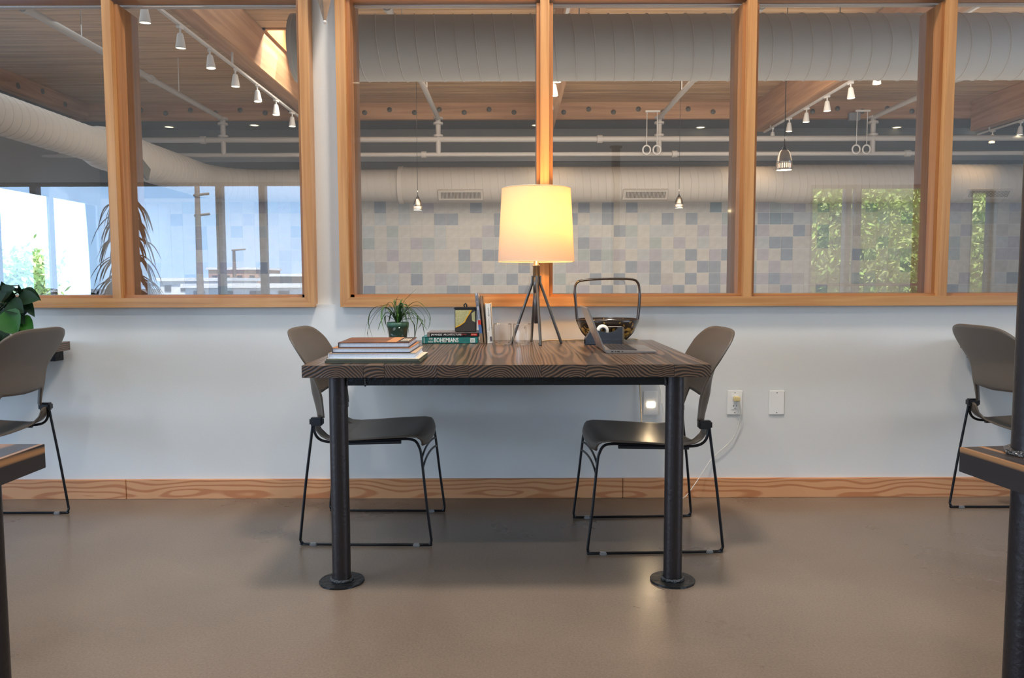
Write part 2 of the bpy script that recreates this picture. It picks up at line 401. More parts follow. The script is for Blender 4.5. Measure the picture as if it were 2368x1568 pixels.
def sstep(a, b, x):
    t = min(1, max(0, (x-a)/(b-a))); return t*t*(3-2*t)

# ================================================================== NEAR ROOM SHELL
YW = 3.70            # face of the wall below the windows
RX, RY = 9.0, -5.0   # side walls, rear wall
ZT = .765            # table height
def st(mb, name, m, parent=None, label=None, **k):
    o = mb.build(name, m, parent, **k)
    if parent is None: o['kind'] = 'structure'
    if label: o['label'] = label
    return o
st(MB().box(-RX-.2, RX+.2, RY-.2, 3.98, -.2, 0), 'floor', 'concrete', label='polished brown concrete floor of the near room')
st(MB().box(-14, 15, 3.98, 20, -.2, 0), 'floor', 'concrete', label='concrete floor of the room beyond the windows')
z_sill = U(1184, 709, Y=3.66).z
z_head = U(1184, 6, Y=3.66).z
xa = [U(720, 400, Y=3.66).x, U(781, 400, Y=3.66).x]     # right edge of the left window, left edge of the right one
# wall with windows: lower wall, pier, header, ends
wf = empty('wall_front', kind='structure', label='white painted wall with the interior windows in it')
MB().box(-RX, RX, YW, 3.98, 0, z_sill+.012).build('wall_panel', 'paint', wf)
MB().box(xa[0]-.02, xa[1]+.02, YW+.03, 3.98, z_sill+.012, 4.2).build('pier', 'paint', wf)
MB().box(-RX, RX, YW+.03, 3.98, z_head+.12, 4.2).build('header', 'paint', wf)
xend = 3.02; xl = -3.35
MB().box(xend, RX, YW, 3.98, z_sill, z_head+.08).build('wall_panel', 'paint', wf)
MB().box(-RX, xl, YW, 3.98, z_sill, z_head+.08).build('wall_panel', 'paint', wf)
wln = empty('wall_left', kind='structure', label='white left wall of the near room with a big window opening')
for a in ((RY, -3.6, 0, 4.2), (3.2, 3.98, 0, 4.2), (-3.6, 3.2, 0, .5), (-3.6, 3.2, 3.0, 4.2), (-1.4, -1.3, .5, 3.0), (.9, 1.0, .5, 3.0)):
    MB().box(-RX-.2, -RX, *a).build('wall_panel', 'paint_side', wln)
wrn = empty('wall_right', kind='structure', label='white right wall of the near room with an opening added for fill light')  # unseen opening added so the right side fill shows as a window
for a in ((RY, -4.2, 0, 4.2), (1.4, 3.98, 0, 4.2), (-4.2, 1.4, 0, .5), (-4.2, 1.4, 3.0, 4.2), (-1.5, -1.4, .5, 3.0)):
    MB().box(RX, RX+.2, *a).build('wall_panel', 'paint_side', wrn)
st(MB().box(-RX-.2, RX+.2, RY-.2, 3.98, 4.2, 4.35), 'ceiling', 'ceiling_white', label='ceiling of the near room')
# rear wall (seen only in the glass)
V = 2*3.76-RY
rx = lambda px: (px-1184)*V/F
zr = lambda py: CP.z - V*math.tan(math.atan((py-784)/F)+PITCH)
zt_r = zr(419)
openings = [(-8.9, rx(712)+.05, .35, zt_r), (rx(1868), rx(2172), .3, zr(429)), (rx(2236), rx(2290), .1, zr(440))]
wr = empty('wall_rear', kind='structure', label='white rear wall with tall windows, seen reflected in the glass')
xs = -RX
for a, b_, z0, z1 in openings:
    MB().box(xs, a, RY-.2, RY, 0, 4.2).build('wall_panel', 'paint_side', wr)
    MB().box(a, b_, RY-.2, RY, z1, 4.2).build('wall_panel', 'paint_side', wr)
    MB().box(a, b_, RY-.2, RY, 0, z0).build('wall_panel', 'paint_side', wr)
    xs = b_
MB().box(xs, RX, RY-.2, RY, 0, 4.2).build('wall_panel', 'paint_side', wr)
for wi, ((a, b_, z0, z1), muls) in enumerate(zip(openings, ([87, 272, 512, 611], [1957, 1980], []))):
    w = empty('window_%d' % (4+wi), ((a+b_)/2, RY-.1, z0), kind='structure', label=['wide rear window showing sky, poles and white buildings', 'rear window filled with green trees', 'narrow rear window beside the tree window'][wi])
    mw = lambda mb, nm, mt: mb.build(nm, mt, w, loc=None)
    w.location = (0, 0, 0)
    for (p, q, r_, s__) in ((a, a+.05, z0, z1), (b_-.05, b_, z0, z1)): MB().box(p, q, RY-.16, RY-.04, r_, s__).build('window_frame', 'grey_plastic', w)
    MB().box(a, b_, RY-.16, RY-.04, z1-.05, z1).build('window_frame', 'grey_plastic', w); MB().box(a, b_, RY-.16, RY-.04, z0, z0+.05).build('window_frame', 'grey_plastic', w)
    for p in muls:
        x = rx(p); ww = .05 if wi == 0 else .045
        MB().box(x-ww, x+ww, RY-.16, RY-.02, z0, z1).build('mullion', 'grey_plastic', w)
    if wi == 1: MB().box(a, b_, RY-.16, RY-.02, zr(664), zr(657)).build('transom', 'brick_tan', w)
    MB().box(a, b_, RY-.11, RY-.10, z0, z1).build('pane', 'outer_glass', w)

# baseboards: three lengths of clear fir
bb = empty('baseboard_front', kind='structure', label='reddish fir baseboard along the white wall')
bz = U(1184, 1108, Y=3.68).z
for x0, x1, k in ((-8.9, U(290, 1120, Y=3.68).x, 0), (U(290, 1120, Y=3.68).x+.002, U(1440, 1120, Y=3.68).x, 1), (U(1440, 1120, Y=3.68).x+.002, 8.9, 2)):
    b_ = MB().box(x0, x1, YW-.018, YW+.005, 0, bz, bev=.002)
    # local Y of the ring texture must run along the board: build rotated
    o = MB()
    o.v = [Vector((v.y-(YW-.018)+.02, -(v.x), v.z-.02)) for v in b_.v]; o.f = b_.f; o.sm = b_.sm; o.mi = b_.mi
    p = o.build('board', 'base_wood', bb); p.rotation_euler = (0, 0, PI/2); p.matrix_basis = Matrix(((0, -1, 0, 0), (1, 0, 0, YW-.018-.02), (0, 0, 1, .02), (0, 0, 0, 1)))

# ------------------------------------------------------------------ interior windows
YG = 3.76
def window(name, x0, x1, mulls, label):
    w = empty(name, (0, 0, 0), kind='structure', label=label)
    zb, zt = z_sill, z_head
    cw = .045                      # casing width
    # outer casing, mitred look: four boards standing 4 cm off the wall
    def cas(poly, m, axisname='casing'):
        MB().prism(poly, 'Y', YW-.04, YW+.05).build(axisname, m, w)
    cas([(x0, zb), (x1, zb), (x1-cw, zb+cw), (x0+cw, zb+cw)], 'fir_X')
    cas([(x0, zb+.0005), (x0+cw, zb+cw+.0005), (x0+cw, zt+.12), (x0, zt+.12)], 'fir_Z')
    cas([(x1, zb+.0005), (x1-cw, zb+cw+.0005), (x1-cw, zt+.12), (x1, zt+.12)], 'fir_Z')
    # inner liner (jamb) and stops
    sw = .062
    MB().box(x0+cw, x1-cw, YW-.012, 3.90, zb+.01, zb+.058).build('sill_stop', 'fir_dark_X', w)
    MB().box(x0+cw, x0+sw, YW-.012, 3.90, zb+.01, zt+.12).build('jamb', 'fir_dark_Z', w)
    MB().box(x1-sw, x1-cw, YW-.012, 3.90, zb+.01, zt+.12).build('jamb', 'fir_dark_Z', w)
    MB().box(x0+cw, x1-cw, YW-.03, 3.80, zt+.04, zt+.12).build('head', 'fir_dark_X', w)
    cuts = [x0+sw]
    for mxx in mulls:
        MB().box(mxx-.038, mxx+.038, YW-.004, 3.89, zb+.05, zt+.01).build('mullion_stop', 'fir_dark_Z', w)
        MB().box(mxx-.022, mxx+.020, YW-.038, 3.75, zb+.035, zt+.02, bev=.002).build('mullion', 'fir_Z', w)
        cuts += [mxx-.038, mxx+.038]
    cuts.append(x1-sw)
    for k in range(0, len(cuts), 2):
        MB().box(cuts[k]-.004, cuts[k+1]+.004, YG-.002, YG+.002, zb+.05, zt+.02).build('pane', 'pane_glass', w)
mx1 = U(264, 400, Y=3.68).x; mx2 = [U(p, 400, Y=3.68).x for p in (1260, 1732, 2186)]
window('window_1', xl+.02, xa[0], [mx1-1.02, mx1], 'left interior window in fir frame, reflecting sky')
window('window_2', xa[1], xend+.0, mx2, 'long interior window in fir frame behind the desk')
# white drywall return above the far side of the glass
st(MB().box(xl, xend, 3.80, 3.83, U(1184, 19, Y=3.83).z, z_head+.3), 'trim_1', 'paint', label='white drywall edge over the far side of the glass')

# ================================================================== FAR ROOM
YF = 18.0
farx0, farx1 = -9.4, 14.0
wfar = empty('wall_far', kind='structure', label='far wall: dark above, pale glazed tiles below')
P0 = U(814.7-27.8, 466, Y=YF); P1 = U(1671.6+27.8*24, 466, Y=YF)
pitch = (U(1671.6, 466, Y=YF).x-U(839.3, 466, Y=YF).x)/30
x_c1 = U(839.3, 600, Y=YF).x
z_t = U(1184, 493, Y=YF).z            # top of row 1
MB().box(farx0, farx1, YF+.004, YF+.3, 0, z_t+pitch+.4).build('grout_bed', 'grout', wfar)
MB().box(farx0, farx1, YF+.0, YF+.3, z_t+pitch*1.3, 4.6).build('upper_wall', 'paint_dark', wfar)
MB().box(farx0, farx1, YF-.05, YF, U(1184, 374, Y=YF).z, U(1184, 363, Y=YF).z).build('ledge', 'paint_grey', wfar)
rowsA = {0: {2: 'b', 4: 'p', 6: 'L', 10: 'b', 19: 'b', 21: 'b', 23: 'b', 30: 'd'},
 1: {0: 'b', 2: 'p', 4: 'p', 7: 'b', 8: 'b', 12: 'b', 18: 'b', 20: 'p', 21: 'b', 24: 'p', 26: 'b', 28: 'b', 31: 'T', 32: 'p', 35: 'd'},
 2: {0: 'L', 1: 'p', 3: 'T', 7: 'p', 11: 'L', 12: 'b', 19: 'p', 22: 'b', 23: 'T', 25: 'p', 26: 'p', 29: 'L', 31: 'L', 33: 'b'},
 3: {1: 'T', 3: 'p', 5: 'L', 6: 'T', 7: 'p', 10: 'L', 11: 'p', 12: 'p', 19: 'b', 20: 'L', 21: 'p', 23: 'p', 25: 'T', 27: 'L', 29: 'p', 33: 'L', 35: 'b', 36: 'b'},
 4: {0: 'p', 3: 'L', 6: 'p', 9: 'b', 11: 'b', 12: 'b', 19: 'T', 20: 'b', 21: 'T', 22: 'L', 24: 'p', 25: 'L', 26: 'p', 28: 'b', 30: 'L', 31: 'b', 32: 'b', 34: 'L'},
 5: {1: 'p', 2: 'G', 4: 'L', 5: 'T', 9: 'T', 10: 'L', 12: 'p', 13: 'p', 14: 'b', 17: 'p', 18: 'L', 19: 'L', 21: 'p', 23: 'b', 24: 'L', 25: 'b', 27: 'T', 29: 'b', 30: 'b', 33: 'T', 35: 'L'},
 6: {0: 'L', 2: 'p', 3: 'p', 5: 'b', 7: 'L', 8: 'p', 10: 'p', 11: 'b', 12: 'p', 13: 'b', 17: 'T', 20: 'b', 22: 'b', 24: 'p', 25: 'b', 26: 'G', 28: 'b', 30: 'b', 31: 'L', 32: 'b', 33: 'b', 34: 'L'},
 7: {1: 'b', 3: 'p', 7: 'p', 8: 'b', 9: 'b', 14: 'b', 18: 'T', 19: 'L', 21: 'b', 23: 'b', 26: 'L', 27: 'b', 29: 'L', 30: 'b', 36: 'b'}}
tmesh = {}
def tile_mesh(k):
    if k not in tmesh:
        g = .004; o = MB().box(g, pitch-g, 0, .03, g, pitch-g, bev=.004).build('tile', 'tile_'+k); tmesh[k] = o.data; bpy.data.objects.remove(o)
    return tmesh[k]
rest = {}
nt_ = 0
rt = random.Random(3)
order = []
for row in range(0, 14):
    for c in range(-28, 64):
        k = rowsA.get(row, {}).get(c)
        if k is None: k = 'W' if (row in rowsA and 0 <= c < 32) else rt.choice('WWWWWWWWWGbpTLbL' if row < 8 else 'WWWWWWbpTL')
        if c < 0 and k != 'W' and rt.random() < .3: k = 'W'
        x = x_c1+(c-1)*pitch; z = z_t-row*pitch
        if x < farx0+.05 or x > farx1-.3: continue
        vis = row < 8 and c >= -1 and not (12.5 < c < 16.5 and row < 5)
        order.append((0 if vis and c <= 37 else 1, row, c, k, x, z))
order.sort()
for pr, row, c, k, x, z in order:
    if pr == 0 and nt_ < 296:
        o = bpy.data.objects.new('tile', tile_mesh(k)); COL.objects.link(o); o.parent = wfar; o.location = (x, YF-.003, z); nt_ += 1
    else: rest.setdefault(k, []).append((x, z))
q = MB(); keys = sorted(rest)
for i, k in enumerate(keys):
    for x, z in rest[k]: q.box(x+.004, x+pitch-.004, YF-.003, YF+.02, z+.004, z+pitch-.004, mi=i)
tag(q.build('tiles', ['tile_'+k for k in keys], wfar), kind='stuff')
# soffit, deck, side walls of far room
ZD = U(1184, 238, Y=16.9).z; ZB = U(1184, 275, Y=16.9).z
st(MB().box(farx0, farx1, 17.05, YF+.3, ZB, ZB+.4), 'ceiling', 'paint_dark', label='dark soffit with recessed lights over the tiled wall')
deck = empty('ceiling', kind='structure', label='knotty wood plank ceiling of the far room')
SKX = (U(590, 66, Y=10.9).x-.0, -2.55)       # skylight opening
pl = MB().box(farx0, farx1, 0, .148, 0, .04, bev=.004).build('plank', 'deck_X'); pm = pl.data; bpy.data.objects.remove(pl)
pls = MB().box(-2.5, farx1, 0, .148, 0, .04, bev=.004).build('plank', 'deck_X'); pms = pls.data; bpy.data.objects.remove(pls)
plw = MB().box(farx0, -3.72, 0, .148, 0, .04, bev=.004).build('plank', 'deck_X'); pmw = plw.data; bpy.data.objects.remove(plw)
SKY0, SKY1 = 11.95, 13.15
y = 3.98
while y < 16.95:
    if SKY0 < y < SKY1: lst = (pms, pmw)
    else: lst = (pm,)
    for mm in lst:
        o = bpy.data.objects.new('plank', mm); COL.objects.link(o); o.parent = deck; o.location = (0, y, ZD+rnd.uniform(0, .004))
    y += .15
MB().box(farx0-.2, -3.72, 3.98, YF+.3, ZD+.05, ZD+.2).build('roof_slab', 'paint_dark', deck)
MB().box(-2.5, farx1+.2, 3.98, YF+.3, ZD+.05, ZD+.2).build('roof_slab', 'paint_dark', deck)
MB().box(-3.72, -2.5, 3.98, SKY0, ZD+.05, ZD+.2).build('roof_slab', 'paint_dark', deck)
MB().box(-3.72, -2.5, SKY1, YF+.3, ZD+.05, ZD+.2).build('roof_slab', 'paint_dark', deck)
sk = empty('window_3', kind='structure', label='skylight well lined with orange fir boards')
for a in ((-3.72, -3.68, SKY0, SKY1), (-2.54, -2.5, SKY0, SKY1), (-3.72, -2.5, SKY0, SKY0+.04), (-3.72, -2.5, SKY1-.02, SKY1+.02)):
    MB().box(*a, ZD-.02, ZD+.75).build('lining_board', 'fir_X', sk)
MB().box(-3.72, -2.5, SKY0, SKY1, ZD+.74, ZD+.75).build('pane', 'outer_glass', sk)
light('SPOT', 'skylight_sun', (-2.95, 12.6, ZD+.68), (-3.72, 12.1, 4.35), 520, (1, .93, .8), .12, spot=110, blend=.5)
st(MB().box(farx1, farx1+.2, 3.98, YF+.3, 0, 4.9), 'wall_right', 'paint_grey', label='grey right wall of the far room')
wl = empty('wall_left', kind='structure', label='grey left wall of the far room above and around its glazing')
zg = U(110, 451, X=farx0).z
MB().box(farx0-.05, farx0, 3.98, YF+.3, zg, 4.95).build('wall_panel', 'paint_grey', wl)
MB().box(farx0-.05, farx0, 3.98, YF+.3, 0, .15).build('wall_panel', 'paint_grey', wl)
yy = [U(5, 600, X=farx0).y, U(118, 600, X=farx0).y, U(129, 600, X=farx0).y, U(229, 600, X=farx0).y]
MB().box(farx0-.05, farx0, 3.98, 10.2, .15, zg).build('wall_panel', 'paint_grey', wl)
MB().box(farx0-.05, farx0, yy[3]+.03, YF+.3, .15, zg).build('wall_panel', 'paint_grey', wl)
w = empty('window_7', kind='structure', label='bright exterior glazing on the left side of the far room')
for a, b_ in ((10.2, 10.3), (yy[0]-.28, yy[0]), (yy[1], yy[2]), (yy[3], yy[3]+.05)):
    MB().box(farx0-.04, farx0+.01, a, b_, .15, zg).build('mullion', 'grey_plastic', w)
MB().box(farx0-.04, farx0+.01, 10.2, yy[3]+.05, zg-.03, zg+.02).build('window_frame', 'grey_plastic', w)
MB().box(farx0-.03, farx0-.025, 10.2, yy[3], .15, zg).build('pane', 'outer_glass', w)
# partition back side above windows in the far room is wall_front itself
MB().box(farx0, farx1, 3.95, 4.0, 4.2, 4.95).build('header', 'paint_dark', wf)
# ---- beams
def bolts(parent, pts, axis):
    for (x, y, z) in pts:
        b_ = MB().lathe([(0, .02), (.03, .02), (.03, .012), (.055, .012), (.055, 0)], n=10)
        o = b_.build('bolt', 'grille_dark', parent)
        o.rotation_euler = (PI/2, 0, 0) if axis == 'Y' else (0, PI/2, 0); o.location = (x, y, z)
cb = MB().box(farx0, farx1, 16.9, 17.1, ZB, ZD+.06, bev=.01).build('cross_beam', 'glulam_X')
tag(cb, 'bolted timber cross beam running in front of the dark soffit', 'beam')
bolts(cb, [(x_c1-5+k*.53, 16.9, (ZB+ZD)/2+(.03 if k % 2 else -.03)) for k in range(0, 33)], 'Y')
lb = MB().box(-9.2, -9.0, 4.1, 16.88, ZB, ZD-.002, bev=.01).build('side_beam', 'glulam_Y')
tag(lb, 'bolted timber beam along the far left wall over the windows', 'beam')
bolts(lb, [(-9.0, 7+k*.75, (ZB+ZD)/2+(.04 if k % 2 else -.04)) for k in range(13)], 'X')
ZBM = 4.2
BX = [-3.85, .75, 5.3, 9.9]
bl = ['broad roof beam left, sunlit by the skylight beside it', 'roof beam behind the narrow mullion above the table lamp', 'roof beam right of centre with a row of track lights below', 'roof beam at the far right of the view']
for i, x in enumerate(BX):
    s_ = 1 if x < 2 else -1
    o = MB().box(x-.13, x+.13, 4.1, 16.86, ZBM, ZD-.002, bev=.01).build('roof_beam', 'glulam_Y')
    tag(o, bl[i], 'beam', 'timber roof beams')
# ---- track lights
def make_head():
    r = empty('track_light')
    MB().box(-.02, .02, -.05, .05, -.03, 0).build('adapter', 'white_metal', r)
    MB().tube([(0, 0, -.03), (0, 0, -.09)], .012, 8).build('stem', 'white_metal', r)
    MB().lathe([(0, -.08), (.028, -.082), (.036, -.10), (.058, -.235), (.062, -.25), (.055, -.25), (.05, -.22)], n=20).build('head', 'white_metal', r)
    MB().lathe([(.056, -.243), (.056, -.246), (.0, -.252)], n=20).build('bulb', 'bulb', r)
    return r
head0 = make_head(); first = True
def head_at(p, label, group, tilt=0, s=1):
    global first
    if first: o = head0; first = False
    else: o = copy_tree(head0)
    o.location = p; o.rotation_euler = (tilt, tilt*.5, rnd.uniform(-.5, .5)); o.scale = (s, s, s)
    tag(o, label, 'spotlight', group)
ordn = ['first', 'second', 'third', 'fourth', 'fifth', 'sixth', 'seventh']
def track(x, ys, zlamp, side, ylen, names=None):
    t = empty('light_track', (x, 0, zlamp+.25))
    tr = MB().box(-.02, .02, ylen[0], ylen[1], 0, .03).build('rail', 'white_metal', t)
    for yy_ in (ylen[0]+.5, (ylen[0]+ylen[1])/2, ylen[1]-.4):
        MB().box(-.012, .012, yy_-.01, yy_+.01, .03, ZBM-zlamp-.25).build('hanger', 'white_metal', t)
    tag(t, 'white lighting track, %s' % side, 'lighting track', 'lighting tracks')
    for i, y_ in enumerate(ys):
        head_at((x, y_, zlamp+.25), ('%s lit spotlight from the near end, %s' % (ordn[i], side)), 'track spotlights', rnd.uniform(-.12, .12))
lx = -3.85; P = [U(px, py, X=lx) for px, py in ((335, 70), (418, 120), (486, 163), (545, 201), (595, 234), (639, 258), (676, 283))]
zl = sum(p.z for p in P)/len(P)
track(lx, [p.y for p in P], zl, 'under the broad left roof beam', (6.5, 15.5))
P = [U(px, py, X=5.3) for px, py in ((2028, 197), (1966, 230), (1912, 257), (1865, 283), (1825, 303), (1787, 322))]
zr_ = sum(p.z for p in P)/len(P)
track(5.3, [p.y for p in P], zr_, 'under the roof beam right of centre', (7.5, 16.6))
P = [U(px, py, X=9.9) for px, py in ((2360, 312), (2295, 330))]
track(9.9, [p.y for p in P], (P[0].z+P[1].z)/2, 'under the roof beam at far right', (12, 16.8))
P = [U(px, py, z=3.74) for px, py in ((1287, 190), (1284, 222), (1281, 252))]
track(.62, [p.y for p in P], 3.74, 'behind the narrow mullion above the table lamp', (8, 16.5))
# recessed lights
for i, (px, py, nm) in enumerate(((391, 293, 'leftmost'), (588, 289, 'second from the left'), (1240, 289, 'half behind the narrow mullion'), (1620, 294, 'right of the table lamp'), (2069, 296, 'second from the right'), (2243, 298, 'rightmost'))):
    p = U(px, py, z=ZB)
    t = empty('recessed_light', (p.x, min(p.y, 17.9), ZB))
    MB().lathe([(.11, 0), (.115, -.012), (.09, -.012), (.09, .0)], n=20).build('trim_ring', 'white_metal', t)
    MB().disc((0, 0, -.006), .095, up=-1).build('lens', 'bulb_far', t)
    tag(t, 'round recessed soffit light, %s of the row' % nm, 'ceiling light', 'recessed soffit lights')
# ---- ducts
def seam(path, r, pitch_, rr, n=18):
    """helical ridge along a polyline with radius r (function of arc length)"""
    P = [Vector(p) for p in path]; L = [0]
    for a, b_ in zip(P, P[1:]): L.append(L[-1]+(b_-a).length)
    tot = L[-1]; N = int(tot/pitch_*n); pts = []
    i = 0
    for k in range(N+1):
        s_ = tot*k/N
        while i < len(P)-2 and L[i+1] < s_: i += 1
        f_ = (s_-L[i])/(L[i+1]-L[i]); c = P[i].lerp(P[i+1], f_)
        d = (P[i+1]-P[i]).normalized()
        if 0 < i < len(P)-2:
            d = ((P[i+1]-P[i]).normalized()*(1)+(P[i+2]-P[i+1]).normalized()*f_+(P[i]-P[i-1]).normalized()*(1-f_)).normalized()
        side = Vector((0, 0, 1)).cross(d).normalized(); up = Vector((0, 0, 1))
        a = 2*PI*k/n; rad = r(s_) if callable(r) else r
        pts.append(c+side*math.cos(a)*rad+up*math.sin(a)*rad)
    return MB().tube(pts, rr, 4)
zt_, zb_ = U(1250, 35, Y=7.2).z, U(1250, 187, Y=7.2).z
rn = (zt_-zb_)/2*.985; zc = (zt_+zb_)/2
xs0 = U(684, 112, Y=7.2).x
dn = empty('spiral_duct', (0, 7.2, zc)); tag(dn, 'wide grey spiral duct close behind the glass across the top', 'duct', 'white spiral ducts')
MB().tube([(xs0, 0, 0), (13.6, 0, 0)], rn, 64).build('duct_pipe', 'duct_near', dn)
seam([(xs0, 0, 0), (13.6, 0, 0)], rn+.001, .172, .006, 40).build('seam', 'duct', dn)
MB().tube([(xs0-.005, 0, 0), (xs0+.03, 0, 0)], rn+.012, 48).build('end_collar', 'duct', dn)
MB().tube([(5.83, 0, 0), (5.87, 0, 0)], rn+.012, 48).build('end_collar', 'duct', dn)
for x in (.62, 3.0, 5.6):
    MB().tube([(x, .1, rn*.9), (x, .1, ZD-zc)], .006, 6).build('hanger_rod', 'white_metal', dn)
zf = (U(1400, 386, Y=17.2).z+U(1400, 468, Y=17.2).z)/2; rf = (U(1400, 386, Y=17.2).z-U(1400, 468, Y=17.2).z)/2
df_ = empty('spiral_duct', (0, 0, zf)); tag(df_, 'long cream spiral duct above the tiled wall, bending at its left end', 'duct', 'white spiral ducts')
lx_ = -6.4
el = [(lx_+1.1-1.1*math.cos(a), 16.1+1.1*math.sin(a), 0) for a in [PI/2*k/10 for k in range(11)]]
xb1 = U(935, 420, Y=17.2).x; xb2 = U(1795, 420, Y=17.2).x
pth = [(lx_, 4.6, 0), (lx_, 12.0, 0), (lx_, 12.35, 0)]+el+[(xb1-.12, 17.2, 0), (xb1, 17.2, 0), (xb2, 17.2, 0), (xb2+.15, 17.2, 0), (13.9, 17.2, 0)]
rad = [.255, .255, .33]+[.34]*11+[rf-.045, rf, rf, rf+.03, rf+.03]
MB().tube(pth, rad, 48).build('duct_pipe', 'duct', df_)
Lc = [0]
for a, b_ in zip(pth, pth[1:]): Lc.append(Lc[-1]+(Vector(b_)-Vector(a)).length)
seam(pth, lambda s_: interp(list(zip(Lc, rad)), s_)+.002, .165, .006, 24).build('seam', 'duct', df_)
for x in (xb1-.06, xb2+.08):
    MB().tube([(x-.05, 17.2, 0), (x+.05, 17.2, 0)], rf+.02, 40).build('joint_band', 'duct', df_)
for px, nm in ((1065, 'grille'), (1493, 'grille'), (2287, 'grille')):
    c = U(px, 452, Y=16.85); g = empty('grille', (c.x, 17.2-(rf+.0)*math.cos(R(38)), -(rf)*math.sin(R(38)))); g.parent = df_; g.rotation_euler = (R(38), 0, 0)
    MB().box(-.48, .48, -.04, .02, -.12, .12, bev=.006).build('grille_frame', 'duct', g)
    MB().box(-.43, .43, -.043, 0, -.075, .075).build('grille_core', 'grille_dark', g)
    q = MB()
    for k in range(30): q.box(-.43+k*.0295, -.43+k*.0295+.011, -.05, -.03, -.075, .075)
    q.build('grille_bars', 'duct', g)
c = U(316, 370, X=lx_+.33); g = empty('grille', (lx_+.34, c.y, c.z-zf-.02)); g.parent = df_; g.rotation_euler = (0, R(25), PI/2)
MB().box(-.4, .4, -.03, .02, -.11, .11, bev=.006).build('grille_frame', 'grille_dark', g)
# ---- sprinkler pipes
p1 = U(1184, 322, Y=15.5); p2 = U(1184, 357, Y=15.5)
def pipe(zc_, r_, label):
    o = empty('water_pipe', (0, 15.5, zc_)); tag(o, label, 'pipe')
    MB().tube([(-9.2, 0, 0), (13.9, 0, 0)], r_, 16).build('pipe_run', 'pipe', o)
    for px in ((1387, 470) if r_ > .05 else (980, 1560, 2100)):
        x = U(px, 322, Y=15.5).x; MB().tube([(x-.05, 0, 0), (x+.05, 0, 0)], r_+.022, 16).build('coupling', 'pipe', o)
    return o
pa = pipe(p1.z, .055, 'upper of the two white horizontal pipes before the dark wall')
pb = pipe(p2.z, .042, 'lower of the two white horizontal pipes before the dark wall')
zbp = 4.22
for px0, py0, nm in ((515, 275, 'left window'), (1013, 258, 'left part of the long window'), (1525, 262, 'third bay of the long window'), (2020, 268, 'right part of the long window')):
    x = U(px0, py0, Y=15.5).x
    o = empty('branch_pipe', (x, 15.5, zbp)); tag(o, 'white sprinkler branch pipe running toward the viewer, %s' % nm, 'pipe', 'sprinkler branch pipes')
    MB().tube([(0, 0, 0), (0, -9.5, .0)], .045, 12).build('pipe_run', 'pipe', o)
    MB().tube([(0, 0, .03), (0, 0, p2.z-zbp+.0)], .05, 12).build('riser', 'pipe', o)
    for dz in (-.1, -.34, .0): MB().tube([(0, 0, dz-.02), (0, 0, dz+.02)], .095, 14).build('flange', 'pipe', o)
    for yy_ in (-2, -5, -8): MB().tube([(0, yy_, .04), (0, yy_, ZD-zbp)], .008, 6).build('hanger_rod', 'white_metal', o)
    for yy_ in (-3, -6.2): MB().tube([(0, yy_-.05, 0), (0, yy_+.05, 0)], .06, 12).build('coupling', 'pipe', o)
for px, nm in ((1507, 'two thin rods left of the third-bay riser'), (1995, 'two thin rods left of the right-hand riser')):
    x = U(px, 300, Y=15.3).x
    o = empty('pipe_hanger', (x, 15.38, 4.3)); tag(o, 'pipe hanger, %s' % nm, 'hanger', 'pipe hangers')
    MB().box(-.11, .17, -.02, .02, .0, .035).build('plate', 'white_metal', o)
    for dx in (-.08, .12):
        MB().tube([(dx, 0, 0), (dx, 0, p2.z-4.3+.13)], .008, 6).build('rod', 'white_metal', o)
        MB().tube([(dx+.075*math.cos(a), 0, p2.z-4.3+.06+.085*math.sin(a)) for a in [2*PI*k/14 for k in range(14)]], .016, 6, closed=True).build('clevis', 'white_metal', o)
# electrical box on the cross beam
p = U(1975, 270, Y=16.85); o = MB().box(p.x-.12, p.x+.12, 16.8, 16.895, p.z-.08, p.z+.08, bev=.01).build('junction_box', 'paint_grey')
tag(o, 'small grey junction box fixed to the cross beam at right', 'junction box')
# ---- pendants
def make_pendant(name='pendant_light'):
    r = empty(name)      # origin at bottom centre, unit = metres
    MB().tube([(0, 0, .21), (0, 0, 2.545)], .004, 6).build('cable', 'black', r)
    MB().lathe([(.004, .30), (.006, .26), (.012, .24), (.03, .205), (.036, .195)], n=24).build('cap', 'black', r)
    MB().lathe([(.036, .197), (.05, .18), (.066, .14), (.076, .09), (.079, .065), (.074, .065), (.06, .14), (.036, .19)], n=32).build('shade', 'brushed', r)
    MB().tube([(0, 0, .31), (0, 0, .335)], .007, 8).build('ferrule', 'tape', r)
    b_ = MB().lathe([(.074, .018), (.074, .062)], n=32).build('glowing_glass', 'bulb_slot', r)
    q = MB()
    for k in range(22):
        a = 2*PI*k/22; q.box(.072, .081, -.0045, .0045, .014, .068)
        for i in range(len(q.v)-8, len(q.v)):
            v = q.v[i]; q.v[i] = Vector((v.x*math.cos(a)-v.y*math.sin(a), v.x*math.sin(a)+v.y*math.cos(a), v.z))
    q.build('slotted_band', 'brushed', r)
    MB().lathe([(.081, .018), (.081, .006), (.076, .0), (.072, .006), (.072, .016)], n=32).build('rim', 'brushed', r)
    MB().lathe([(.072, .004), (0, .001)], n=24).build('bulb', 'bulb', r)
    return r
pend0 = make_pendant()
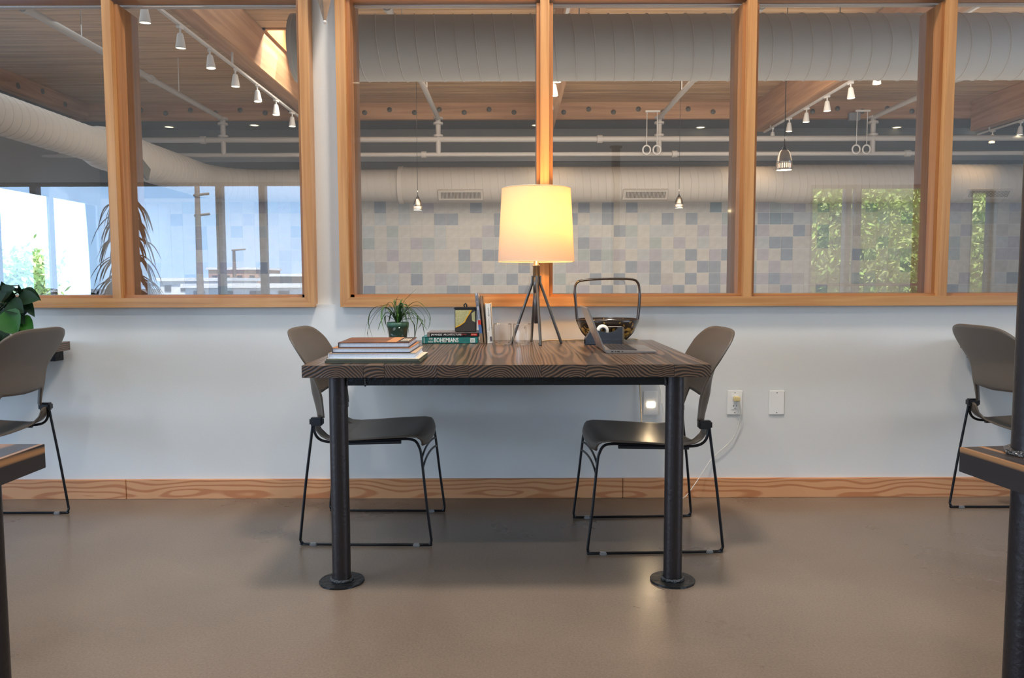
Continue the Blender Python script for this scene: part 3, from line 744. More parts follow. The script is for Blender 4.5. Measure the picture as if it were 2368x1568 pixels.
for i, (px, py, Y, nm) in enumerate(((1813, 394, 7.9, 'large one hanging right of centre'), (811, 399, 7.9, 'large one half hidden by the left frame'),
        (966, 486, 13.6, 'small distant one left of the table lamp'), (1570, 481, 14.5, 'small distant one right of the table lamp'), (2131, 489, 12.4, 'small distant one before the reflected trees'))):
    o = pend0 if i == 0 else copy_tree(pend0)
    if i == 4: o.scale = (1, 1, 1.05)
    p = U(px, py, Y=Y); o.location = p
    tag(o, 'bullet pendant lamp with glowing slots, '+nm, 'pendant lamp', 'bullet pendant lamps')
    light('POINT', 'pendant_glow', (p.x, p.y, p.z-.03), energy=7, color=(1, .72, .4), size=.004)
for px, e_ in ((1740, 55), (2250, 55), (1270, 30)):
    p = U(px, 395, Y=16.75); light('SPOT', 'track_glow', (p.x, 15.9, 4.0), (p.x, 17.1, 3.3), e_, (1, .66, .36), .1, spot=70, blend=1)

# ================================================================== TABLES
def make_table(x0, x1, y0, y1, label, cuts=None, legxy=None, burnt=False, post=None, th=.042, legs='front', wood='table_wood'):
    cx = (x0+x1)/2
    t = empty('desk', (cx, (y0+y1)/2, 0)); tag(t, label, 'table')
    T = Matrix.Translation(-Vector(t.location))
    cuts = cuts or [x0+(x1-x0)*k/9 for k in range(10)]
    rb = random.Random(int(abs(x0)*100))
    for a, b_ in zip(cuts, cuts[1:]):
        # board origin = pith of the tree: above or below the slab
        pz = ZT + (rb.choice((-1, -1, -1, 1))*rb.uniform(.05, .10)) - .02; pxx = (a+b_)/2+rb.uniform(-.04, .04)
        o = MB().box(a+.0002, b_-.0002, y0+rb.uniform(0, .0015), y1, ZT-th, ZT-rb.uniform(0, .0006), bev=.0007)
        o.v = [v-Vector((pxx, 0, pz)) for v in o.v]
        ob = o.build('board', wood, t); ob.location = Vector((pxx, 0, pz))-t.location
    def leg(x, y):
        l = MB(T).tube([(x, y, .004), (x, y, ZT-th)], .0315, 28).build('leg', 'steel_leg', t)
        MB(T).lathe([(.0, .0001), (.077, .0001), (.077, .007), (.0, .0075)], (x, y, 0), n=40, jit=.012, smooth=False).build('foot_flange', 'steel_plate', l)
        ring = [(x+.035*math.cos(a)*(1+rb.uniform(-.04, .04)), y+.035*math.sin(a), .012) for a in [2*PI*k/28 for k in range(28)]]
        MB(T).tube(ring, [.006*(1+rb.uniform(-.3, .3)) for _ in ring], 6, closed=True).build('weld_bead', 'weld', l)
    lx0, lx1, ly = x0+.105, x1-.105, y0+.07
    if legxy:
        for q_ in legxy: leg(*q_)
    else: leg(lx0, ly); leg(lx1, ly)
    MB(T).box(lx0+.03, lx1-.03, ly-.012, ly+.012, ZT-th-.034, ZT-th, bev=.002).build('front_rail', 'steel_plate', t)
    for x in (lx0, lx1): MB(T).box(x-.012, x+.012, ly+.03, y1-(.04 if legs == 'front' else .1), ZT-th-.03, ZT-th).build('side_rail', 'steel_plate', t)
    for x in (lx0+.035, lx0+.095, lx1-.036):
        q = MB(T)
        pts = [(x+rb.uniform(-.002, .002), ly-.014, ZT-th-.036*k/5) for k in range(6)]
        q.tube(pts, [.002, .0035, .003, .004, .0045, .003], 6).build('weld_bead', 'weld', t)
    if legs == 'front': MB(T).box(x0+.05, x1-.05, y1-.04, YW-.002, ZT-th-.05, ZT-th).build('wall_cleat', 'steel_plate', t)
    return t
x0, x1 = U(695, 846, z=ZT).x, U(1643, 842, z=ZT).x
yfr = (U(695, 846, z=ZT).y+U(1643, 842, z=ZT).y)/2
cuts = [U(p, 845, Y=yfr).x for p in (695, 840, 888, 1010, 1083, 1252, 1355, 1452, 1560, 1643)]
cuts[0] = x0; cuts[-1] = x1
make_table(x0, x1, yfr, YW-.03, 'dark stained plank desk on two steel pipe legs, centre, with lamp and laptop', cuts)
make_table(-2.09-1.37, -2.09, yfr, YW-.03, 'dark plank desk at far left behind a chair, leafy plant on it')
make_table(2.12, 2.12+1.37, yfr, YW-.03, 'dark plank desk at far right, corner showing behind a chair')
pc = U(2219, 1033, z=ZT); pl_ = U(104, 1026, z=ZT)
pe = U(2368, 1079, z=ZT); arot = math.atan2(pe.x-pc.x, -(pe.y-pc.y))
pp_ = U(2345, 1052, z=ZT); pp_.x += .034
RM = Matrix.Rotation(-arot, 3, 'Z'); q0 = Vector((pc.x, pc.y, ZT)); pq = q0+RM @ (pp_-q0); post_x, post_y = pq.x, pq.y
tr_ = make_table(pc.x, pc.x+1.3, pc.y-1.0, pc.y, 'dark burnt-edge plank counter in the right foreground with a pipe post', wood='burnt_wood', legs='all', legxy=[(post_x, post_y), (pc.x+1.2, post_y), (post_x, pc.y-.9), (pc.x+1.2, pc.y-.9)])
T = Matrix.Translation(-Vector(tr_.location))
pst = MB(T).tube([(post_x, post_y, ZT), (post_x, post_y, 2.1)], .034, 28).build('pipe_post', 'steel_leg', tr_)
q = [(post_x+.038*math.cos(a), post_y+.038*math.sin(a), ZT+.004) for a in [2*PI*k/28 for k in range(28)]]
MB(T).tube(q, [.006*(1+rnd.uniform(-.3, .3)) for _ in q], 6, closed=True).build('weld_bead', 'weld', pst)
MB(T).lathe([(.0, 0), (.05, 0), (.05, .012), (0, .012)], (post_x, post_y, 2.1), n=24).build('post_cap', 'steel_leg', pst)
l0 = Vector(tr_.location)-Vector((q0.x, q0.y, 0)); tr_.location = Vector((q0.x, q0.y, 0))+Matrix.Rotation(arot, 3, 'Z') @ l0; tr_.rotation_euler = (0, 0, arot)
lgx = U(11, 1430, Y=pl_.y-.10).x-.0315
make_table(pl_.x-1.3, pl_.x, pl_.y-1.0, pl_.y, 'dark plank table corner in the left foreground', wood='burnt_wood', legs='all', legxy=[(lgx, pl_.y-.10), (pl_.x-1.2, pl_.y-.1), (lgx, pl_.y-.9), (pl_.x-1.2, pl_.y-.9)])

# ================================================================== CHAIRS
def make_chair():
    r = empty('stacking_chair')
    edge = [(.48, -.196), (.52, -.198), (.60, -.205), (.657, -.209), (.70, -.217), (.726, -.227), (.76, -.243), (.79, -.261), (.82, -.279), (.86, -.30)]
    def back(u, v):
        au = abs(u)
        zt = .745+.110*(max(0, 1-au**4.0))**.5
        zb = .592-.012*(1-au)-.085*sstep(.62, .76, au)
        z = zb+(zt-zb)*v
        w = interp([(.48, .205), (.58, .203), (.66, .212), (.74, .228), (.80, .238), (.86, .24)], z)
        uu = math.copysign(au**.9, u)
        x = interp(edge, z)-.028*(1-u*u)*sstep(.5, .62, z)
        x += .036*sstep(.72, 1, au)*(1-sstep(.58, .76, z))
        return (x, uu*w, z)
    MB().sheet(back, 44, 20, .007).build('backrest', 'chair_plastic', r)
    prof = [(0, .236, .388), (.04, .240, .404), (.09, .232, .424), (.15, .212, .437), (.22, .18, .441), (.4, .08, .436), (.6, -.03, .428), (.75, -.11, .424), (.83, -.15, .428), (.88, -.176, .442), (.93, -.192, .462), (1, -.199, .496)]
    px_ = [(a, b_) for a, b_, c in prof]; pz_ = [(a, c) for a, b_, c in prof]
    def seat(u, v):
        au = abs(u); vm = .845+.155*sstep(.68, .82, au)
        if v > .7: vv = .7+(v-.7)/.3*(vm-.7)
        else: vv = v
        f0 = 1-.0*v
        w = interp([(0, .165), (.05, .19), (.12, .212), (.25, .222), (.7, .222), (.85, .212), (1, .204)], vv)
        x = interp(px_, vv); z = interp(pz_, vv)
        x -= .018*(au**4)*(1-sstep(0, .25, vv))
        z -= .014*(1-u*u)*sstep(.15, .4, vv)*(1-sstep(.85, .95, vv))
        z += .016*sstep(.8, 1, au)*(1-sstep(.0, .2, vv))*0
        return (x, u*w, z)
    MB().sheet(seat, 40, 40, .007).build('seat', 'chair_plastic', r)
    for s in (-1, 1):
        y0, y1 = s*.228, s*.205
        key = [(-.205, y1, .50), (-.206, y1, .47), (-.192, y1, .43), (-.15, y1, .412), (-.05, y1, .414), (.08, y1, .420), (.16, y1+s*.004, .425), (.196, y1+s*.006, .418), (.214, y1+s*.009, .39), (.222, y1+s*.011, .35), (.24, y0-s*.004, .18),
               (.256, y0, .05), (.258, y0, .022), (.25, y0, .009), (.22, y0, .0065), (-.22, y0, .0065), (-.25, y0, .009), (-.261, y0, .022), (-.259, y0, .05), (-.238, y1+s*.012, .25), (-.214, y1+s*.002, .44), (-.207, y1, .50)]
        MB().tube(smooth_path(key, 4), .0055, 10).build('side_frame', 'rod', r)
        MB().tube([(-.13, y1, .405), (.14, y1, .412)], .010, 8, flat=.7).build('seat_rail', 'chair_dark', r)
        MB().box(-.218, -.166, y1-.02, y1+.014, .478, .510, bev=.006).build('collar', 'chair_dark', r)
        for x in (-.21, .2): MB().box(x-.014, x+.014, y0-.009, y0+.009, 0, .012, bev=.003).build('glide', 'clear_glide', r)
    for dz, dx in ((.345, .222), (.308, .226)):
        pts = [(dx-.006*(1-(k/6)**2), k/6*.216, dz+.014*(1-(abs(k)/6)**2)) for k in range(-6, 7)]
        MB().tube(smooth_path(pts, 3), .0045, 8).build('stretcher', 'rod', r)
    return r
ch0 = make_chair()
for i, (x, y, rz, nm) in enumerate(((-.572, 3.235, R(-1.6), 'tucked under the left end of the centre desk'), (.536, 3.136, PI+R(2.2), 'tucked under the right end of the centre desk'),
        (-2.262, 3.214, PI, 'far left, before the leafy plant'), (2.265, 3.27, R(0), 'far right, half behind the pipe post'))):
    o = ch0 if i == 0 else copy_tree(ch0)
    o.location = (x, y, 0); o.rotation_euler = (0, 0, rz)
    tag(o, 'taupe plastic chair with black sled base, '+nm, 'chair', 'taupe sled base chairs')

# ================================================================== THINGS ON THE DESK
def textmesh(name, body, size, m, parent, M, font_shear=0, extrude=.0004, sx=1, bold=0):
    c = bpy.data.curves.new(name, 'FONT'); c.body = body; c.size = size; c.extrude = extrude; c.offset = bold; c.align_x = 'LEFT'; c.align_y = 'CENTER'; c.resolution_u = 2
    o = bpy.data.objects.new(name, c); COL.objects.link(o)
    dg = bpy.context.evaluated_depsgraph_get(); me = bpy.data.meshes.new_from_object(o.evaluated_get(dg))
    bpy.data.objects.remove(o); o = bpy.data.objects.new(name, me); COL.objects.link(o)
    me.materials.clear(); me.materials.append(MAT[m])
    me.transform(Matrix.Diagonal((sx, 1, 1, 1))); o.parent = parent; o.matrix_basis = M
    return o
FRONT = Matrix.Rotation(PI/2, 4, 'X')     # text facing -Y, reading +X
def book(name, w, d, h, cover, pages, spine, loc, rz=0, label='', top=None, group=None, ct=.0025, soft=False, rx=None):
    """spine: 'front','back','left','right' (side closed by the cover); lies flat, origin bottom centre"""
    o = empty(name, loc, rz); tag(o, label, 'book', group)
    x, y = w/2, d/2; g = .001 if soft else .004
    MB().box(-x, x, -y, y, 0, ct, bev=.0004).build('back_cover', cover, o)
    MB().box(-x, x, -y, y, h-ct, h, bev=.0004).build('front_cover', top or cover, o)
    i = dict(front=(0, 1, 0, 0), back=(0, 0, 0, 1), left=(1, 0, 0, 0), right=(0, 0, 1, 0))[spine]
    px0, py0, px1, py1 = -x+(.001 if i[0] else g), -y+(.001 if i[1] else g), x-(.001 if i[2] else g), y-(.001 if i[3] else g)
    MB().box(px0, px1, py0, py1, ct, h-ct).build('pages', pages, o)
    sp = dict(front=(-x, x, -y, -y+ct), back=(-x, x, y-ct, y), left=(-x, -x+ct, -y, y), right=(x-ct, x, -y, y))[spine]
    MB().box(*sp[:2], *sp[2:], 0, h, bev=.0003).build('spine', cover, o)
    return o
# --- stack at the left front
pL, pR = U(752, 842, z=ZT), U(972, 844, z=ZT)
w0 = pR.x-pL.x; cx = (pL.x+pR.x)/2; yf = pL.y+.025
z = ZT
G = 'books stacked at the left of the desk'
def stk(px0, px1, py, h, d, cover, pages, spine, lab, top=None, dy=0, rz=0, soft=False, nm='book'):
    global z
    a = U(px0, py, Y=yf+dy).x; b_ = U(px1, py, Y=yf+dy).x
    o = book(nm, b_-a, d, h, cover, pages, spine, ((a+b_)/2, yf+dy+d/2, z), rz, lab, top, G, soft=soft)
    z += h+.0003; return o
stk(751, 972, 838, .0075, .235, 'book_olive', 'book_green', 'left', 'olive magazine at the bottom of the desk stack', soft=True, nm='magazine')
stk(755, 970, 832, .008, .245, 'book_green', 'book_green', 'left', 'worn grey-green magazine second from the bottom of the desk stack', top='paper_warm', soft=True, nm='magazine', rz=R(-1))
stk(758, 960, 826, .0185, .255, 'paper', 'paper', 'left', 'white-covered thick book in the middle of the desk stack', top='book_tan', dy=.004, rz=R(1))
b4 = stk(768, 950, 815, .0175, .255, 'book_navy', 'paper', 'left', 'book with orange and yellow end below the brown topmost book', top='book_orange', dy=.006, rz=R(-.6))
b5 = stk(781, 945, 803, .0175, .245, 'book_navy', 'paper', 'left', 'brown-covered hardback on top of the desk stack', top='book_brown', dy=.01, rz=R(.8))
MB().box(.04, .075, -.11, .12, .0175, .0178).build('cover_stripe', 'book_orange', b5)
MB().box(.078, .118, -.118, .118, .0175, .0178).build('cover_panel', 'tin_dark', b5)
q = MB()
for k in range(5): q.box(.085+k*.006, .088+k*.006, -.06, .05, .0177, .0179)
q.build('cover_lettering', 'paper_warm', b5)
# yellow fore edge strip on b4, brown spine side pieces
MB().box(.124, .1275, -.12, .0, .001, .006).build('edge_strip', 'book_yellow', b4)
# --- two flat books with titles
pa_, pb_ = U(976, 795, z=ZT), U(1104, 796, z=ZT)
yb = pa_.y; hw = (pb_.x-pa_.x); G2 = 'books lying flat under the tin'
t1 = book('book', hw, .19, .030, 'book_teal', 'paper', 'front', ((pa_.x+pb_.x)/2, yb+.095, ZT), 0, 'teal book lying flat, spine reads THE NEW BOHEMIANS', None, G2)
h1, h2 = .030, .0195
s0 = -hw/2
def spine_text(par, body, x, zc_, size, m, sx=1, bold=0, y=-.0955):
    return textmesh('title_lettering', body, size, m, par, Matrix.Translation((x, y, zc_)) @ FRONT, sx=sx, bold=bold)
spine_text(t1, 'THE', s0+.030, .0215, .0115, 'ink_white', .85); spine_text(t1, 'NEW', s0+.027, .0085, .0115, 'ink_white', .85)
spine_text(t1, 'BOHEMIANS', s0+.053, .015, .0275, 'ink_white', .72, .0005)
MB().box(hw/2-.033, hw/2-.012, -.0962, -.095, .005, .024).build('publisher_panel', 'ink_white', t1)
for k in range(5): MB().box(hw/2-.030+k*.0033, hw/2-.0285+k*.0033, -.0965, -.096, .008, .020).build('panel_line', 'book_teal', t1)
MB().box(s0+.008, s0+.010, -.0958, -.095, .002, .028).build('spine_line', 'ink_white', t1)
hw2 = U(1107, 775, Y=yb).x-U(987, 775, Y=yb).x
t2 = book('book', hw2, .185, h2, 'book_black', 'paper_warm', 'front', ((U(1107, 775, Y=yb).x+U(987, 775, Y=yb).x)/2, yb+.096, ZT+h1+.0003), R(.6), 'black book lying flat, spine reads JAPANESE ARCHITECTURE', 'book_greycover', G2)
spine_text(t2, 'JAPANESE  ARCHITECTURE', -hw2/2+.018, h2/2, .0112, 'ink_white', 1.0, .0001, y=-.0931)
MB().box(hw2/2-.036, hw2/2-.008, -.0932, -.092, .005, .0145).build('publisher_panel', 'book_red', t2)
spine_text(t2, 'TUTTLE', hw2/2-.034, h2/2, .0075, 'paper_warm', .75, y=-.0933)
for k in range(2): MB().box(-hw2/2+.150+k*.014, -hw2/2+.161+k*.014, -.0932, -.092, h2/2-.001, h2/2+.001).build('spine_line', 'book_red', t2)
MB().box(-hw2/2, -hw2/2+.012, -.0932, -.092, .001, h2-.001).build('spine_band', 'book_greycover', t2)
# --- tin box
yb2 = yb+.02
a, b_ = U(1050, 740, Y=yb2), U(1102, 740, Y=yb2); tw = b_.x-a.x; th_ = U(1075, 711, Y=yb2).z-(ZT+h1+h2+.001)
tn = empty('tin_box', ((a.x+b_.x)/2, yb2, ZT+h1+h2+.001)); tag(tn, 'square tin box with yellow and black swoosh and a strap handle, on the flat books', 'tin')
MB().box(-tw/2+.003, tw/2-.003, 0, .075, 0, th_-.006, bev=.003).build('body', 'tin_dark', tn)
MB().box(-tw/2, tw/2, -.002, .077, th_-.008, th_, bev=.0015).build('lid', 'black', tn)
s_ = tw; hh = th_-.012
def pn(poly, m, y, nm): MB().prism([(-s_/2+.003+p[0]*(s_-.006), .002+p[1]*hh) for p in poly], 'Y', y, y+.002).build(nm, m, tn)
pn([(.03, .98), (.72, .98), (.66, .8), (.52, .62), (.42, .42), (.2, .3), (.03, .22)], 'tin_pale', -.0012, 'pale_panel')
pn([(.72, .98), (.82, .98), (.72, .82), (.58, .62), (.48, .42), (.26, .27), (.03, .17), (.03, .22), (.2, .30), (.42, .42), (.52, .62), (.66, .8)], 'tin_orange', -.0014, 'orange_swoosh')
pn([(.80, .83), (.97, .95), (.97, .42), (.82, .5)], 'tin_pale', -.0012, 'pale_panel')
MB().tube([(-.004, .035, th_), (-.008, .035, th_+.010), (.0, .035, th_+.017), (.004, .035, th_+.010), (.005, .035, th_)], .0035, 8).build('handle', 'black', tn)
# --- standing books
G3 = 'books standing between tin and mugs'
def standing(px_b, px_w, py_top, d, cover, pages, lean, lab, y0=None, dx=0):
    Y0 = y0 or yb
    a = U(px_b, 794, z=ZT); zt = U(px_b, py_top, Y=Y0).z; h = zt-ZT; w_ = px_w*3.5/F
    o = empty('book', (a.x, Y0, ZT+.0005)); o.rotation_euler = (0, -lean, 0); tag(o, lab, 'book', G3)
    MB().box(0, w_, 0, .003, 0, h, bev=.0003).build('spine', cover, o)
    MB().box(0, .002, 0, d, 0, h).build('front_cover', cover, o); MB().box(w_-.002, w_, 0, d, 0, h).build('back_cover', cover, o)
    MB().box(.002, w_-.002, .003, d-.003, .003, h-.003).build('pages', pages, o)
    return o, w_, h
UP = Matrix.Rotation(PI/2, 4, 'Y')
def vtext(par, body, x, z_, size, m, sx=1):
    # reads downwards on a spine facing -Y
    M = Matrix.Translation((x, -.0006, z_)) @ Matrix.Rotation(PI/2, 4, 'Y') @ Matrix.Rotation(0, 4, 'X')
    M = Matrix(((0, 1, 0, x), (0, 0, -1, -.0006), (-1, 0, 0, z_), (0, 0, 0, 1)))
    return textmesh('title_lettering', body, size, m, par, M, sx=sx)
o1, w1_, h1_ = standing(1111, 7, 677, .16, 'book_grey', 'paper_warm', R(6), 'tallest slim book leaning left with a grey, red and blue spine')
MB().box(0, w1_, -.0006, .001, h1_*.37, h1_*.46).build('spine_band', 'book_red', o1); MB().box(0, w1_, -.0006, .001, h1_*.2, h1_*.37).build('spine_band', 'book_blue', o1); MB().box(0, w1_, -.0006, .001, 0, h1_*.2).build('spine_band', 'book_wood', o1)
vtext(o1, 'WABI SABI', w1_/2, h1_*.95, .0105, 'ink_dark'); 
for k in range(3): MB().box(w1_*(.3+.2*k), w1_*(.3+.2*k)+.0007, -.0007, .001, h1_*.49, h1_*.66).build('spine_line', 'book_blue', o1)
o2, w2_, h2_ = standing(1119.5, 6, 684, .15, 'book_wood', 'paper_warm', R(4.5), 'slim brown book between the grey-spined and white-spined books')
o3, w3_, h3_ = standing(1127, 13, 703, .17, 'book_cream', 'paper_warm', R(3.2), 'white-spined book standing beside the left glass mug')
for k, c_ in enumerate('SPACE'): vtext(o3, c_, w3_*.55, h3_*(.90-.048*k), .008, 'ink_dark')
MB().box(w3_*.52, w3_*.52+.0009, -.0007, .001, h3_*.32, h3_*.62).build('spine_line', 'grey_plastic', o3)
MB().box(w3_*.55, w3_*.85, -.0006, .001, h3_*.05, h3_*.17).build('spine_mark', 'ink_dark', o3)
# --- glass mugs
def make_mug():
    r = empty('glass_mug'); H = .093; ro = .0405
    MB().lathe([(0, .001), (ro*.8, .001), (ro*.95, .006), (ro, .014), (ro, H-.002), (ro-.0012, H), (ro-.003, H-.002), (ro-.0035, .016), (ro*.8, .0105), (0, .0095)], n=14, smooth=False).build('glass_body', 'clear_glass', r)
    pts = smooth_path([(-ro+.002, 0, .072), (-ro-.014, 0, .073), (-ro-.022, 0, .06), (-ro-.021, 0, .035), (-ro-.012, 0, .018), (-ro+.002, 0, .016)], 5)
    MB().tube(pts, .0038, 8).build('handle', 'clear_glass', r)
    return r
g1 = make_mug(); p = U(1162, 798, z=ZT); g1.location = (p.x, p.y, ZT); tag(g1, 'clear glass mug with its handle on the left', 'mug', 'clear glass mugs')
g2 = copy_tree(g1); p2_ = U(1206, 796, z=ZT); g2.location = (p2_.x+.003, p.y+.002, ZT); g2.rotation_euler = (0, 0, R(195-90)); tag(g2, 'clear glass mug beside the lamp legs, handle turned away', 'mug', 'clear glass mugs')
g2.rotation_euler = (0, 0, R(75+180))
# --- table lamp
ly = 3.45; lc = U(1240, 790, Y=ly)
lp = empty('table_lamp', (lc.x, ly, ZT)); tag(lp, 'tripod table lamp with glowing white drum shade on the desk', 'table lamp')
def lz(py, Y=ly): return U(1240, py, Y=Y).z-ZT
zS0, zS1 = lz(603, ly-.16), lz(440, ly-.1); 
zS1 = lz(437, ly)
rb_, rt_ = 87.5*3.46/F, 78.5*3.46/F
MB().lathe([(rb_, zS0), (rt_, zS1)], n=72).build('lamp_shade', 'shade_cloth', lp)
for rr_, zz in ((rb_, zS0), (rt_, zS1)): MB().tube([(rr_*math.cos(a), rr_*math.sin(a), zz) for a in [2*PI*k/72 for k in range(72)]], .0016, 5, closed=True).build('shade_wire', 'shade_trim', lp)
MB().tube([(0, 0, lz(676)), (0, 0, lz(590))], .0075, 16).build('stem', 'lampbrass', lp)
MB().lathe([(0, lz(640)), (.0145, lz(640)), (.0145, lz(616)), (.018, lz(616)), (.018, lz(613)), (.011, lz(611)), (.011, lz(598)), (0, lz(598))], n=24).build('socket', 'lampbrass', lp)
MB().lathe([(0, lz(676)), (.0135, lz(676)), (.0135, lz(636)), (0, lz(636))], n=20).build('hub', 'lampmetal', lp)
MB().lathe([(0, lz(748)), (.009, lz(748)), (.011, lz(700)), (.0125, lz(676)), (0, lz(676))], n=16).build('centre_column', 'lampmetal', lp)
for ang in (R(3), R(166), R(-82), R(100)):
    c_, s__ = math.cos(ang), math.sin(ang); zt1, zt2 = lz(638), lz(657)
    rr_ = .017; rf_ = .112
    pts = [(rr_*c_, rr_*s__, zt1), (rr_*c_, rr_*s__, zt2+.006), ((rr_+.004)*c_, (rr_+.004)*s__, zt2-.004), (rf_*c_, rf_*s__, .003)]
    l = MB().tube(pts, .0062, 12).build('leg', 'lampmetal', lp)
    MB().tube([(rf_*c_, rf_*s__, .0), (rf_*.985*c_, rf_*.985*s__, .006)], .0058, 10).build('foot_pad', 'black', l)
for a in (0, 2*PI/3, 4*PI/3): MB().tube([(0, 0, zS1-.02), (rt_*math.cos(a), rt_*math.sin(a), zS1-.004)], .0012, 5).build('spider_arm', 'lampbrass', lp)
MB().tube([(0, 0, lz(598)), (0, 0, zS1-.02)], .0025, 6).build('harp_rod', 'lampbrass', lp)
MB().lathe([(0, 0), (.02, .01), (.03, .035), (.026, .06), (.014, .08), (0, .085)], (0.02, 0, lz(560)), n=16).build('bulb', 'bulb', lp)
light('POINT', 'lamp_bulb', (lc.x+.035, ly-.01, ZT+lz(505)), energy=22, color=(1, .50, .13), size=.035)
# lamp cord along the wall side of the desk
def cord(name, pts, r_, m, lab, cat='cord'):
    o = MB().tube(smooth_path(pts, 8), r_, 8).build(name, m); tag(o, lab, cat); return o
zc0 = ZT+.0035
p0 = U(1244, 766, Y=3.6); p1_ = U(1290, 774, Y=3.62); p2_ = U(1340, 782, z=zc0); p3_ = U(1400, 784, z=zc0)
cord('lamp_cord', [(lc.x+.01, ly+.03, ZT+.004), (lc.x+.03, 3.55, ZT+.004), (p1_.x-.03, 3.60, ZT+.004), (p1_.x+.02, 3.615, ZT+.004), (p2_.x, 3.61, ZT+.004), (p2_.x+.12, 3.59, ZT+.004), (.50, 3.62, ZT+.004), (.58, 3.655, ZT+.004), (.60, 3.672, ZT-.02), (.605, 3.683, .62), (.62, 3.675, .3)], .0028, 'cord_beige', 'beige lamp cord running along the back of the desk')
# --- bowl with tall handle
by = 3.555; c = U(1405, 790, Y=by); bw = 70*3.6/F
bo = empty('handled_bowl', (c.x, by, ZT)); tag(bo, 'black lacquer bowl with gold pattern and tall arched handle', 'bowl')
zrim = U(1405, 741, Y=by-.1).z-ZT
prof = [(0, .0), (.45, .0), (.5, .004), (.52, .01), (.62, .018), (.8, .04), (.93, .065), (1.0, .09), (1.01, zrim-.004), (1.0, zrim), (.97, zrim), (.95, .085), (.85, .05), (.6, .022), (0, .016)]
q = MB(); q.lathe([(r_*bw, z_) for r_, z_ in prof], n=64)
q.v = [Vector((v.x, v.y*.86, v.z)) for v in q.v]; q.build('bowl', 'lacquer_gold', bo)
q = MB(); q.tube([(bw*1.005*math.cos(a), bw*.865*math.sin(a), zrim) for a in [2*PI*k/64 for k in range(64)]], .0035, 6, closed=True); q.build('rim', 'lacquer', bo)
hx = lambda px: U(px, 740, Y=by).x-c.x
hz = lambda py: U(1405, py, Y=by).z-ZT
hp = [(hx(1365), .012), (hx(1348), .045), (hx(1338), .085), (hx(1334), hz(735)), (hx(1331), hz(700)), (hx(1329), hz(672)), (hx(1333), hz(655)), (hx(1350), hz(648)), (hx(1404), hz(645)), (hx(1458), hz(646)), (hx(1473), hz(653)), (hx(1478), hz(670)), (hx(1478), hz(700)), (hx(1475), hz(735)), (hx(1472), .085), (hx(1462), .045), (hx(1446), .012)]
hp = smooth_path([(x_, 0, z_) for x_, z_ in hp], 5)
q = MB(); rs = []
# flat strap section: wide in Y
n_ = len(hp); vs = []
for i, p_ in enumerate(hp):
    t_ = (Vector(hp[min(i+1, n_-1)])-Vector(hp[max(i-1, 0)])).normalized(); nn = Vector((-t_.z, 0, t_.x)); k = .0055 if .3 < i/n_ < .7 else .0068
    for a in range(12):
        an = 2*PI*a/12; vs.append(Vector(p_)+nn*k*math.cos(an)+Vector((0, 1, 0))*.015*math.sin(an))
fs = [(i*12+a, i*12+(a+1) % 12, (i+1)*12+(a+1) % 12, (i+1)*12+a) for i in range(n_-1) for a in range(12)]
q.add(vs, fs, True); q.build('handle', 'lacquer', bo)
# --- tape dispenser
ty = U(1395, 797, z=ZT).y-.02; t0, t1_ = U(1352, 796, z=ZT).x, U(1437, 796, z=ZT).x
td = empty('tape_dispenser', ((t0+t1_)/2, ty+.035, ZT)); tag(td, 'slate blue tape dispenser with a white roll in front of the bowl', 'tape dispenser')
L_ = t1_-t0; H_ = U(1395, 758, Y=ty).z-ZT
prof = [(-.5*L_, 0), (.5*L_, 0), (.5*L_, H_), (.42*L_, H_*.98), (.36*L_, H_*.82), (.26*L_, H_*.72), (.14*L_, H_*.68), (-.02*L_, H_*.74), (-.12*L_, H_*.80), (-.2*L_, H_*.84), (-.36*L_, H_*.80), (-.46*L_, H_*.45), (-.5*L_, H_*.36)]
MB().prism(prof, 'Y', -.022, .03).build('body', 'slate', td)
MB().box(-.5*L_, .48*L_, -.032, .035, 0, H_*.34, bev=.003).build('base', 'slate', td)
MB().box(.5*L_-.002, .5*L_+.007, -.022, .03, .004, H_+.002, bev=.001).build('cutter_plate', 'brushed', td)
q = MB(); q.lathe([(.014, -.01), (.026, -.01), (.026, .01), (.014, .01), (.014, -.01)], n=32)
q.v = [Vector((v.x, v.z, v.y)) for v in q.v]; tr = q.build('tape_roll', 'tape', td); tr.location = (-.02*L_, -.002, H_*.82)
q = MB(); q.lathe([(.010, -.012), (.014, -.012), (.014, .012), (.010, .012), (.010, -.012)], n=24)
q.v = [Vector((v.x, v.z, v.y)) for v in q.v]; tc_ = q.build('roll_core', 'slate', tr)
MB().prism([(.005, H_*.86+.012), (.5*L_, H_+.003), (.5*L_, H_+.0035), (.005, H_*.86+.0135)], 'Y', -.010, .008).build('tape_strip', 'tape', td)
# --- laptop
yn = U(1403, 817, z=ZT).y; xh = U(1399, 816, z=ZT).x; xr = U(1521, 814, Y=yn).x; yf2 = yn+.305
lt = empty('laptop', (xh, yn, ZT)); tag(lt, 'open silver laptop on the right of the desk, screen facing right', 'laptop')
Lx = xr-xh; hb = .013
MB().prism([(0, .004), (.004, .001), (Lx*.9, .002), (Lx, hb*.45), (Lx-.002, hb*.55), (.002, hb), (0, hb-.003)], 'Y', 0, .305).build('base', 'laptop', lt)
zk = lambda x: hb+(hb*.55-hb)*x/Lx
sl = math.atan((hb*.45)/Lx)
kd = MB().box(0, Lx*.50, 0, .27, 0, .0004).build('keyboard_well', 'laptop_dark', lt); kd.location = (.022, .018, zk(.022)+.0001); kd.rotation_euler = (0, sl, 0)
q = MB()
for i in range(6):
    for j in range(14):
        if i == 5 and 4 <= j <= 8: continue
        q.box(.002+i*.0175, .002+i*.0175+.0145, .004+j*.0188, .004+j*.0188+.0155, .0002, .0016)
